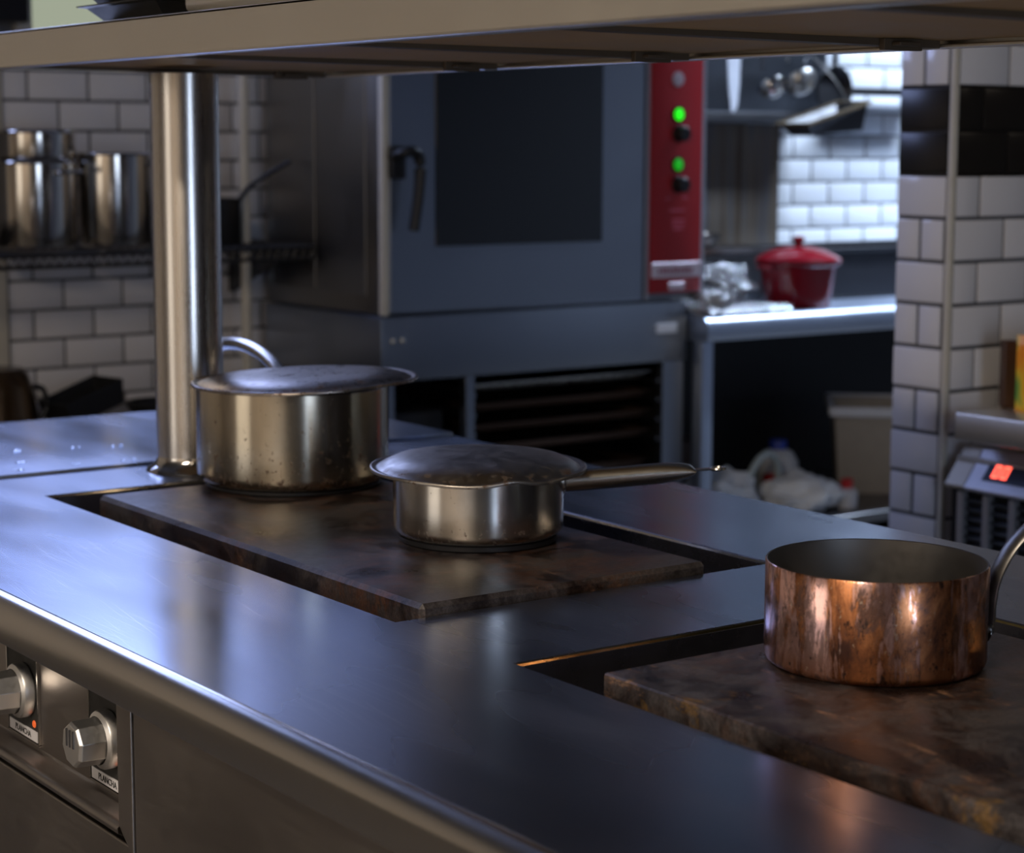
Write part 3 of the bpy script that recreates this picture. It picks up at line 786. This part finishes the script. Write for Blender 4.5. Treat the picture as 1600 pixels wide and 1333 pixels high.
for i, z in enumerate(zt):
    tag(obj('baking_tray', tray_bm(.545, .40, .02, .012), M['steel'] if i == 0 else traymat, None, (3.2225, 4.50, z+.001), smooth=False), ('bright-edged ' if i == 0 else 'browned ')+tl[i], 'tray', 'baking trays in the oven stand')
tag(obj('storage_box', rbox(2.685, 2.87, 4.33, 4.75, .301, .70, .01), M['blackmetal'], None), 'dark box in the narrow left bay of the oven stand', 'box')
obj('label', rbox(3.505, 3.578, OY-.0055, OY-.004, .868, .893, .0005, 1), M['labelwhite'], st, smooth=False)
bm = bmesh.new()
for xx in (2.662, 2.690): bmesh.ops.create_uvsphere(bm, u_segments=10, v_segments=6, radius=.006, matrix=Matrix.Translation((xx, OY-.005, .892)))
obj('screw', bm, M['beadtrim'], st)

# ------------------------------------------------------------------ steel table right of the oven, and what is on it
tb = thing('work_table', 'steel work table with rounded front edge right of the oven', 'table', (0, 0, 0))
TX0, TX1, TY, TZ = 3.690, 5.5, 4.16, .912
prof = [(4.86, TZ), (TY+.03, TZ)]+[(TY+.03-.03*math.sin(a), TZ-.03+.03*math.cos(a)) for a in [PI/2*k/8 for k in range(9)]]+[(TY, TZ-.055), (TY+.006, TZ-.066), (TY+.03, TZ-.068), (4.86, TZ-.05)]
obj('top', prism(prof, 'x', 3.617, TX1), M['tablesteel'], tb, ang=.5)
obj('back_panel', box(3.64, 5.46, 4.842, 4.852, .30, .86), M['blackmetal'], tb, smooth=False)  # added dark sheet that stands in for the shade under the table
for xa, ya in ((3.622, TY+.03), (5.42, TY+.03), (3.622, 4.80), (5.42, 4.80)):
    obj('leg', rbox(xa, xa+.042, ya, ya+.042, 0, TZ-.052, .004, 2), M['tablesteel'], tb)
obj('undershelf', rbox(3.63, 5.46, TY+.04, 4.84, .27, .30, .003, 1), M['darksteel'], tb)
# red pot
rp = thing('lidded_pot', 'glossy red enamel pot with lid on the steel table', 'pot', (4.075, 4.30, TZ))
obj('body', lathe([(0, 0), (.088, 0), (.094, .006), (.100, .05), (.111, .118), (.124, .124), (.126, .132), (.118, .134), (.108, .128), (.098, .05), (.085, .012), (0, .010)], 64), M['redpot'], rp, ang=.9)
ld = obj('lid', lathe([(.122, .133), (.124, .138), (.110, .148), (.075, .165), (.035, .174), (0, .176), (0, .170), (.10, .140)], 64), M['redpot'], rp, ang=.9)
obj('knob', lathe([(0, .173), (.012, .174), (.011, .182), (.017, .190), (.018, .198), (.012, .203), (0, .204)], 24), M['redpot'], ld)
for s in (-1, 1):
    obj('ear_handle', tube(smooth_path([(s*.112, -.03, .112), (s*.134, -.02, .116), (s*.138, 0, .117), (s*.134, .02, .116), (s*.112, .03, .112)], 5), lambda t_: (.006, .005), 8), M['redpot'], rp)
# folded foil-wrapped board and crumpled foil
tag(obj('foil_board', rbox(3.63, 3.945, 4.175, 4.50, TZ, TZ+.022, .006, 2), M['foil'], None), 'flat foil-covered board at the left table end', 'board')
def blob(seed, sx, sy, sz, sub=4, amp=.35, freq=9):
    from mathutils import noise
    bm = bmesh.new(); bmesh.ops.create_icosphere(bm, subdivisions=sub, radius=1)
    for v in bm.verts:
        n_ = noise.fractal(v.co*freq*.2+Vector((seed, 0, 0)), .8, 2.0, 4)
        v.co = v.co*(1+amp*n_); v.co = Vector((v.co.x*sx, v.co.y*sy, v.co.z*sz))
    zmin = min(v.co.z for v in bm.verts)
    cut = zmin+.25*sz
    for v in bm.verts: v.co.z = max(v.co.z, cut)-cut
    return bm
tag(obj('foil_bundle', blob(3, .085, .075, .048, 5, .5, 16), M['foil'], None, (3.825, 4.36, TZ+.0225), ang=.35), 'crumpled aluminium foil bundle left of the red pot', 'foil')
tag(obj('foil_bundle', blob(8, .04, .05, .022, 4, .5, 14), M['foil'], None, (3.700, 4.23, TZ+.0225), ang=.35), 'small flattened foil scrap near the red control panel', 'foil')
cr_ = thing('crate', 'long black crate behind the red pot', 'crate', (4.60, 4.58, TZ))
bm = bmesh.new()
bx(bm, -.37, .37, -.14, .14, 0, .008)
for a in ((-.37, .37, -.14, -.13), (-.37, .37, .13, .14), (-.37, -.36, -.13, .13), (.36, .37, -.13, .13)): bx(bm, *a, .008, .15)
obj('body', bm, M['black'], cr_, smooth=False, bevel=.003)
bm = bmesh.new()
for a in ((-.38, .38, -.15, -.13), (-.38, .38, .13, .15), (-.38, -.36, -.13, .13), (.36, .38, -.13, .13)): bx(bm, *a, .142, .156)
obj('rim', bm, M['black'], cr_, smooth=False, bevel=.003)
# griddle with tall splashback, brown reflections put into its colour
gr = thing('countertop_griddle', 'dark griddle with tall steel splashback coloured with brown reflections', 'griddle', (0, 0, 0))
obj('body', rbox(3.735, 4.21, 4.52, 4.84, TZ, 1.052, .006, 2), M['blackmetal'], gr)
obj('griddle_plate', rbox(3.74, 4.205, 4.52, 4.80, 1.0525, 1.068, .003, 2), M['iron_a'], gr)
sb = bmesh.new(); bx(sb, 3.70, 4.50, 4.845, 4.86, .96, 1.441)
obj('splashback', sb, M['brownpanel'], gr, smooth=False, bevel=.002)
for xx in (3.85, 4.02): obj('knob', lathe([(0, .03), (.016, .03), (.02, .004), (.024, 0)], 20), M['steel'], gr, (xx, 4.52, .985), rot=ROTY)
tag(obj('steel_bowl', lathe([(0, 0), (.03, .0), (.05, .02), (.058, .042), (.055, .042), (.047, .022), (.028, .004), (0, .004)], 32), M['polished'], None, (4.02, 4.66, 1.0685)), 'small shiny steel bowl on the dark griddle', 'bowl')

# dark hood front above the griddle
hd_ = thing('extraction_hood', 'dark steel hood box above the griddle behind the hanging utensils', 'hood', (0, 0, 0))
obj('body', rbox(3.72, 4.60, 4.74, 4.86, 1.452, 2.3, .004, 2), M['hood'], hd_)
obj('lip', rbox(3.715, 4.605, 4.725, 4.742, 1.442, 1.475, .003, 2), M['darksteel'], hd_)
# utensil rail on the back wall
rl = thing('utensil_rail', 'dark utensil rail high on the right tiled wall', 'rail', (0, 0, 0))
RZ, RY = 1.70, 4.66
obj('bar', tube([(3.68, RY, RZ), (5.30, RY, RZ)], .007, 10), M['blackmetal'], rl)
for xx in (3.69, 5.28): obj('bracket', tube([(xx, RY, RZ), (xx, YB-.001, RZ)], .007, 8), M['blackmetal'], rl)
def hook(parent, x, z0, z1, m):
    obj('hook', tube(smooth_path([(x, RY+.0095, z0-.004), (x, RY, z0+.0095), (x, RY-.0095, z0-.004), (x, RY-.004, z0-.03), (x, RY-.006, z1)], 5), .003, 8), m, parent)
ut = thing('spatula', 'bright steel palette blade hanging beside the red control panel', 'spatula', (0, 0, 0), group='utensils hanging from the rail')
bm = prism([(4.078, 1.67), (4.134, 1.67), (4.131, 1.55), (4.124, 1.490), (4.112, 1.470), (4.100, 1.474), (4.088, 1.55)], 'y', RY-.032, RY-.029)
obj('blade', bm, M['whiteplastic'], ut, smooth=False, bevel=.001)
hook(ut, 4.106, RZ, 1.66, M['steel'])
def ladle(label, x, zb, r, m):
    t_ = thing('ladle', label, 'ladle', (0, 0, 0), group='utensils hanging from the rail')
    obj('handle', tube(smooth_path([(x, RY+.010, RZ-.004), (x, RY, RZ+.0105), (x, RY-.011, RZ-.004), (x, RY-.008, RZ-.05), (x, RY-.010, zb+r)], 6), .0045, 8), m, t_)
    b = lathe([(0, -r)]+[(r*math.cos(a), r*math.sin(a)) for a in [-PI/2+PI/2*k/8 for k in range(1, 9)]]+[(r*.95, 0)]+[(r*.95*math.cos(a), r*.95*math.sin(a)) for a in [-PI/2*k/8 for k in range(1, 8)]]+[(0, -r*.95)], 32)
    obj('bowl', b, m, t_, (x, RY-.010-r*.97, zb), rot=(math.radians(-35), 0, 0)); return t_
ladle('steel ladle hanging right of the bright palette blade', 4.24, 1.555, .042, M['polished'])
ladle('wide grey skimmer ladle hanging above the tilted roasting tin', 4.345, 1.575, .052, M['steel'])
fp = thing('frying_pan', 'black frying pan hanging above the tilted roasting tin', 'pan', (4.545, RY-.012, 1.545), (math.radians(90), 0, 0), group='utensils hanging from the rail')
obj('body', lathe([(0, -.028), (.058, -.028), (.074, -.004), (.078, 0), (.075, .002), (.071, -.003), (.056, -.025), (0, -.025)], 48), M['blackmetal'], fp)
obj('handle', tube(smooth_path([(0, .070, -.004), (0, .085, .0), (0, .125, .002), (0, .17, .0)], 6), lambda t_: (.010, .005), 10), M['blackmetal'], fp)
rt = thing('roasting_tin', 'dark roasting tin hanging tilted over the bright tiles', 'tin', (4.352, 4.50, 1.478), (0, math.radians(-16), math.radians(-4)), group='utensils hanging from the rail')
bm = bmesh.new(); hi = taper(bm, .095, .05, .118, .07, -.088, -.012)
for v in bm.verts:
    if v.co.z < -.05 and v.co.x < 0: v.co.z += .038
lip = [bm.verts.new((v.co.x*1.06, v.co.y*1.06, -.010)) for v in hi]
inn = [bm.verts.new((v.co.x*.97, v.co.y*.97, -.012)) for v in hi]
ib = [bm.verts.new((s_*.085, t_*.042, -.04)) for s_, t_ in ((-1, -1), (1, -1), (1, 1), (-1, 1))]
for k in range(4):
    k2 = (k+1) % 4
    bm.faces.new((hi[k], hi[k2], lip[k2], lip[k])); bm.faces.new((lip[k], lip[k2], inn[k2], inn[k])); bm.faces.new((inn[k], inn[k2], ib[k2], ib[k]))
bm.faces.new(ib)
obj('body', bm, M['blackmetal'], rt, smooth=False, bevel=.002)
bm = bmesh.new()
for s_ in (-1, 1): bx(bm, -.126, .126, s_*.075-.004, s_*.075+.004, -.013, -.004)
for s_ in (-1, 1): bx(bm, s_*.124-.004, s_*.124+.004, -.071, .071, -.013, -.004)
tag(obj('rim', bm, plain('brass_toned_rim', (.20, .15, .09), .4, .6), rt, smooth=False), 'dull brass-toned rim')
obj('hook', tube(smooth_path([(.10, 0, -.006), (.098, .03, .06), (.092, .09, .128), (.088, .125, .150), (.085, .145, .130)], 5), .003, 8), M['steel'], rt)
tag(obj('wall_bar', rbox(4.72, 5.12, 4.78, 4.86, 1.535, 1.56, .004, 2), M['blackmetal'], None), 'dark wall bar in front of the upper bright tiles', 'bar')

# things on the undershelf
bn = thing('storage_tub', 'beige plastic tub with a white rim under the steel table', 'tub', (4.72, 4.44, .3005), (0, 0, math.radians(-42)))
bm = bmesh.new()
hi = taper(bm, .235, .15, .255, .17, 0, .268); hi2 = [bm.verts.new((v.co.x*.97, v.co.y*.97, .268)) for v in hi]
lo2 = [bm.verts.new((s*.228, t_*.143, .006)) for s, t_ in ((-1, -1), (1, -1), (1, 1), (-1, 1))]
for k in range(4):
    bm.faces.new((hi[k], hi[(k+1) % 4], hi2[(k+1) % 4], hi2[k])); bm.faces.new((hi2[k], hi2[(k+1) % 4], lo2[(k+1) % 4], lo2[k]))
bm.faces.new(lo2)
obj('body', bm, M['beigeplastic'], bn, smooth=False, bevel=.006)
bm = bmesh.new()
for a in ((-.27, .27, -.185, -.171), (-.27, .27, .171, .185), (-.27, -.256, -.171, .171), (.256, .27, -.171, .171)): bx(bm, *a, .246, .275)
obj('rim', bm, M['whiteplastic'], bn, smooth=False, bevel=.004)
tag(obj('cloth_bundle', blob(1, .13, .09, .06, 4, .35, 8), M['white'], None, (4.13, 4.33, .3005)), 'crumpled white cloth with hose above, right of centre', 'cloth', 'white cloths under the steel table')
tag(obj('cloth_bundle', blob(5, .12, .09, .08, 4, .3, 8), M['white'], None, (3.82, 4.34, .3005)), 'white cloth heap beside the steel table leg', 'cloth', 'white cloths under the steel table')
hs = smooth_path([(3.975, 4.40, .305), (3.985, 4.40, .36), (4.01, 4.41, .415), (4.05, 4.42, .452), (4.095, 4.43, .463), (4.135, 4.44, .44), (4.155, 4.45, .385), (4.16, 4.47, .31)], 6)
tag(obj('hose', tube(hs, .011, 10), M['hose'], None), 'pale grey hose loop arching over the white cloths', 'hose')
jg = thing('bottle', 'milky plastic bottle with a blue cap left of the beige tub', 'bottle', (4.255, 4.56, .3005))
obj('body', lathe([(0, 0), (.058, 0), (.062, .01), (.062, .11), (.045, .14), (.022, .15), (.022, .158), (0, .158)], 32), M['jug'], jg)
obj('cap', lathe([(.026, .146), (.027, .172), (.024, .176), (0, .176)], 24), M['blueplastic'], jg)
rb_ = thing('bottle', 'white bottle with a red cap lying by the white cloth', 'bottle', (4.295, 4.30, .3005))
obj('body', lathe([(0, 0), (.03, 0), (.032, .006), (.032, .05), (.016, .062), (0, .062)], 24), M['whiteplastic'], rb_)
obj('cap', lathe([(.018, .056), (.019, .085), (.016, .088), (0, .088)], 20), M['redplastic'], rb_)
tag(obj('sponge', rbox(4.16, 4.225, 4.47, 4.53, .3005, .385, .008), M['redplastic'], None), 'small red sponge pack at the hose end', 'sponge')
tag(obj('crate', rbox(4.35, 5.1, 4.24, 4.8, .02, .24, .01), M['black'], None, (0, 0, -.0195)), 'black crate on the floor under the beige tub', 'crate')
tag(obj('cardboard_box', rbox(3.70, 3.98, 4.55, 4.82, .3005, .50, .004), plain('dark_cardboard', (.07, .045, .035), .8), None), 'dark brown box at the back of the table undershelf', 'box')

# ------------------------------------------------------------------ bench on the right and the machine under it
bn2 = thing('side_bench', 'thick steel bench against the tiled nib wall', 'bench', (0, 0, 0))
obj('top', rbox(2.80, 3.50, .9, 2.533, .843, .894, .004, 2), M['fascia'], bn2)
for xa, ya in ((2.82, .93), (3.42, .93), (3.42, 2.55)): obj('leg', rbox(xa, xa+.04, ya, ya+.04, 0, .843, .004, 2), M['steel'], bn2)
mc = thing('chiller_unit', 'undercounter chiller unit with red digital display below the bench', 'chiller', (0, 0, 0))
MX, MY0, MY1 = 2.83, 1.95, 2.571
obj('casing', rbox(MX+.02, 3.40, MY0, MY1, .02, .805, .004, 2), M['machinebeige'], mc)
fa = obj('control_fascia', prism([(MX-.012, .748), (MX-.012, .755), (MX+.040, .822), (MX+.06, .822), (MX+.06, .748)], 'y', MY0, MY1-.048), M['machine'], mc, smooth=False, bevel=.003)
obj('side_cheek', prism([(MX-.010, .748), (MX-.010, .755), (MX+.040, .820), (MX+.06, .820), (MX+.06, .748)], 'y', MY1-.048, MY1), M['machinebeige'], mc, smooth=False, bevel=.003)
nrm = Vector((-.067, 0, .052)).normalized(); tng = Vector((.052, 0, .067)).normalized()
mid = Vector((MX+.014, 0, .7885))
def onf(y, t_, h): p = mid+tng*t_+nrm*h; return (p.x, y, p.z)
def fpatch(name, ya, yb, t0, t1, h0, h1, mat, parent, bm=None, fin=True):
    bm = bm or bmesh.new()
    vs = [bm.verts.new(onf(y, t_, h)) for h in (h0, h1) for y, t_ in ((ya, t0), (yb, t0), (yb, t1), (ya, t1))]
    for q in ((0, 1, 2, 3), (4, 5, 6, 7), (0, 1, 5, 4), (1, 2, 6, 5), (2, 3, 7, 6), (3, 0, 4, 7)): bm.faces.new([vs[i] for i in q])
    return obj(name, bm, mat, parent, smooth=False) if fin else bm
fpatch('display', 2.489, 2.37, -.023, .018, -.001, .0015, M['ledglass'], fa)
bm = bmesh.new()
for yd in (2.471, 2.451):          # two zero digits, seven-segment style
    w_, h_, th = .0145, .027, .0042
    for (a, b, c, d_) in ((0, w_, -h_/2, -h_/2+th), (0, w_, h_/2-th, h_/2), (0, th, -h_/2, h_/2), (w_-th, w_, -h_/2, h_/2)):
        fpatch('', yd-a, yd-b, c-.002, d_-.002, .0016, .0026, None, None, bm, False)
obj('display_digits', bm, M['led'], fa, smooth=False)
obj('grille_back', box(MX+.012, MX+.02, MY0, MY1, .10, .748), M['black'], mc, smooth=False)
for ya in (2.537, 2.476, 2.415, 2.354, 2.293, 2.232, 2.171, 2.11, 2.049, 1.988):
    obj('grille_bar', rbox(MX-.004, MX+.012, ya-.008, ya+.008, .10, .744, .002, 1), M['machine'], mc)
bm = bmesh.new()
z = .735
while z > .12:
    prof_ = [(MX+.011, z), (MX+.001, z-.007), (MX+.002, z-.009), (MX+.012, z-.003)]
    prism(prof_, 'y', MY0+.005, 2.529, bm); z -= .0175
tag(obj('grille_louvres', bm, M['darksteel'], mc, smooth=False), kind='stuff')
pk = thing('food_packet', 'orange and yellow printed food packet standing on the side bench', 'packet', (2.925, 2.42, .8945), (0, 0, math.radians(54.5)))
bm = bmesh.new(); nu, nv = 14, 14; F, Bk = {}, {}
for i in range(nu+1):
    for j in range(nv+1):
        u, v = i/nu, j/nv
        puff = .030*(1-(2*u-1)**4)*min(1, (1-v)*3)**.6
        F[i, j] = bm.verts.new((-puff+.03, .055-.11*u, v*.125)); Bk[i, j] = bm.verts.new((puff*.8+.03, .055-.11*u, v*.125))
for i in range(nu):
    for j in range(nv):
        bm.faces.new((F[i, j], F[i+1, j], F[i+1, j+1], F[i, j+1])); bm.faces.new((Bk[i, j], Bk[i, j+1], Bk[i+1, j+1], Bk[i+1, j]))
bmesh.ops.remove_doubles(bm, verts=bm.verts, dist=.0004)
obj('bag', bm, M['packet'], pk)
obj('top_seal', box(.028, .032, -.055, .055, .122, .140), M['packet'], pk, smooth=False)
tag(obj('carton', rbox(-.012, .012, -.06, .06, 0, .125, .002, 1), M['packetback'], None, (2.968, 2.496, .8945), rot=(0, 0, math.radians(54.5))), 'dark brown carton behind the orange packet', 'box')

# ------------------------------------------------------------------ left background: wire shelf, stock pots, low bench
ws = thing('wire_shelf', 'grey wire shelf on the left tiled wall', 'shelf', (0, 0, 0))
WZ = 1.122
obj('front_rail', tube([(1.55, 4.52, WZ-.008), (2.60, 4.52, WZ-.008)], .006, 8), M['blackmetal'], ws)
obj('front_rail', tube([(1.55, 4.52, WZ-.035), (2.60, 4.52, WZ-.035)], .005, 8), M['blackmetal'], ws)
obj('back_rail', tube([(1.55, 4.86, WZ-.008), (2.60, 4.86, WZ-.008)], .006, 8), M['darksteel'], ws)
bm = bmesh.new(); x = 1.56
while x < 2.60:
    tube([(x, 4.52, WZ-.003), (x, 4.86, WZ-.003)], .0025, 6, bm); tube([(x, 4.517, WZ-.036), (x+.0125, 4.517, WZ-.008)], .002, 5, bm); tube([(x+.0125, 4.517, WZ-.008), (x+.025, 4.517, WZ-.036)], .002, 5, bm); x += .025
tag(obj('shelf_wires', bm, M['blackmetal'], ws), kind='stuff')
for xx in (1.60, 2.55): obj('bracket', prism([(4.52, WZ-.014), (4.893, WZ-.014), (4.893, WZ-.14), (4.87, WZ-.14)], 'x', xx, xx+.006), M['blackmetal'], ws, smooth=False)
def stockpot(label, x, y, z, r, h, side, mat=M['potsteel'], hand=True):
    t_ = thing('stock_pot', label, 'pot', (x, y, z), group='steel pots on the wire shelf')
    obj('body', lathe([(0, 0), (r-.01, 0), (r-.003, .004), (r, .012), (r, h-.004), (r+.004, h-.001), (r+.002, h+.002), (r-.003, h), (r-.003, .012), (r-.012, .004), (0, .004)], 64), mat, t_, ang=.9)
    for a in side:
        q = math.radians(a); e = Vector((math.cos(q), math.sin(q), 0)); f_ = Vector((-e.y, e.x, 0))
        pts = [e*(r)+f_*s*.8+Vector((0, 0, h*.80+dz)) for s, dz in ((-.045, 0),)]
        pts = [e*(r-.001)-f_*.035+Vector((0, 0, h*.88)), e*(r+.022)-f_*.033+Vector((0, 0, h*.885)), e*(r+.032)-f_*.018+Vector((0, 0, h*.89)), e*(r+.032)+f_*.018+Vector((0, 0, h*.89)), e*(r+.022)+f_*.033+Vector((0, 0, h*.885)), e*(r-.001)+f_*.035+Vector((0, 0, h*.88))]
        obj('ear_handle', tube(smooth_path(pts, 4), .0055, 8), M['polished'], t_)
    return t_
stockpot('lower wide steel pot of the stack at the left frame edge', 1.925, 4.69, WZ, .098, .208, (-62, 118))
stockpot('upper small steel pot stacked on the wide pot', 1.930, 4.69, WZ+.2105, .094, .070, (118,))
stockpot('tall shiny steel stock pot right of the stacked pots', 2.130, 4.69, WZ, .0925, .228, (-25,))
sp = thing('sauce_pan', 'small dark pan with raised handle behind the steel post', 'pan', (2.40, 4.69, WZ))
obj('body', lathe([(0, 0), (.068, 0), (.072, .005), (.072, .115), (.069, .115), (.068, .008), (0, .004)], 48), M['blackmetal'], sp)
obj('handle', tube(smooth_path([(.066, -.01, .092), (.078, -.012, .118), (.10, -.014, .142), (.15, -.016, .172), (.215, -.02, .207)], 6), lambda t_: (.008, .006), 10), M['blackmetal'], sp)
lb = thing('low_bench', 'low dark bench along the left tiled wall', 'bench', (0, 0, 0))
obj('top', rbox(1.2, 2.60, 4.35, 4.88, .66, .70, .003, 1), M['darksteel'], lb)
for xa, ya in ((1.22, 4.37), (2.54, 4.37), (1.22, 4.82), (2.54, 4.82)): obj('leg', rbox(xa, xa+.035, ya, ya+.035, 0, .66, .003, 1), M['darksteel'], lb)
mj = thing('mixing_pot', 'dark tilted pot with amber glints at the left frame edge', 'pot', (1.775, 4.60, .7005))
obj('body', lathe([(0, 0), (.098, 0), (.102, .006), (.088, .10), (.078, .132), (.066, .146), (0, .150)], 48), plain('dark_bronze', (.10, .06, .03), .22, .8), mj)
obj('ear_handle', tube(smooth_path([(.088, -.02, .10), (.112, -.02, .09), (.12, -.02, .05), (.102, -.02, .02)], 5), .007, 8), M['blackmetal'], mj)
bt = thing('loaf_tin', 'black loaf tin lying on its side by the tiled wall', 'tin', (2.005, 4.60, .7005), (0, math.radians(-17), math.radians(12)))
bm = bmesh.new(); hi = taper(bm, .078, .05, .088, .06, 0, .062)
hi2 = [bm.verts.new((v.co.x*.96, v.co.y*.96, .062)) for v in hi]; lo2 = [bm.verts.new((s*.074, t_*.046, .003)) for s, t_ in ((-1, -1), (1, -1), (1, 1), (-1, 1))]
for k in range(4):
    bm.faces.new((hi[k], hi[(k+1) % 4], hi2[(k+1) % 4], hi2[k])); bm.faces.new((hi2[k], hi2[(k+1) % 4], lo2[(k+1) % 4], lo2[k]))
bm.faces.new(lo2)
bt.location.z += .022
obj('body', bm, M['blackmetal'], bt, smooth=False, bevel=.003)
fp2 = thing('black_pan', 'small black pan half hidden behind the steel post base', 'pan', (2.21, 4.60, .7005))
obj('body', lathe([(0, 0), (.075, 0), (.095, .038), (.092, .038), (.073, .004), (0, .004)], 40), M['blackmetal'], fp2)
obj('handle', tube([(.09, 0, .034), (.22, -.03, .055)], lambda t_: (.010, .006), 8), M['blackmetal'], fp2)
pp = thing('wall_pipe', 'thin vertical steel pipe between tiled wall and oven', 'pipe', (2.50, 4.70, 0))
obj('pipe', tube([(0, 0, .0), (0, 0, 2.85)], .0135, 16), M['beadtrim'], pp)
for z in (1.105, 2.2):
    obj('clamp', lathe([(.0136, -.012), (.0175, -.010), (.0175, .010), (.0136, .012)], 20), M['steel'], pp, (0, 0, z))
    obj('clamp_arm', tube([(0, .0, z), (0, .19, z)], .005, 8), M['steel'], pp)
# water drops left on the far worktop
bm = bmesh.new()
for (x, y) in ((1.12, 2.93), (1.14, 2.86), (1.20, 2.80), (1.28, 2.79), (1.33, 2.93), (1.27, 2.96), (1.10, 2.79), (1.43, 2.93), (1.17, 2.97)):
    for k in range(3):
        s = random.uniform(.002, .005)
        bmesh.ops.create_uvsphere(bm, u_segments=10, v_segments=6, radius=1, matrix=Matrix.Translation((x+random.uniform(-.012, .012), y+random.uniform(-.008, .008), .9053+s*.36))@Matrix.Diagonal((s, s, s*.35, 1)))
tw = NT('water'); tw.set(Base_Color=(.9, .95, 1), Roughness=.03, Transmission_Weight=1.0, IOR=1.33)
tag(obj('water_drops', bm, tw.m, None), 'small water drops spread over the far worktop', 'water', kind='stuff')
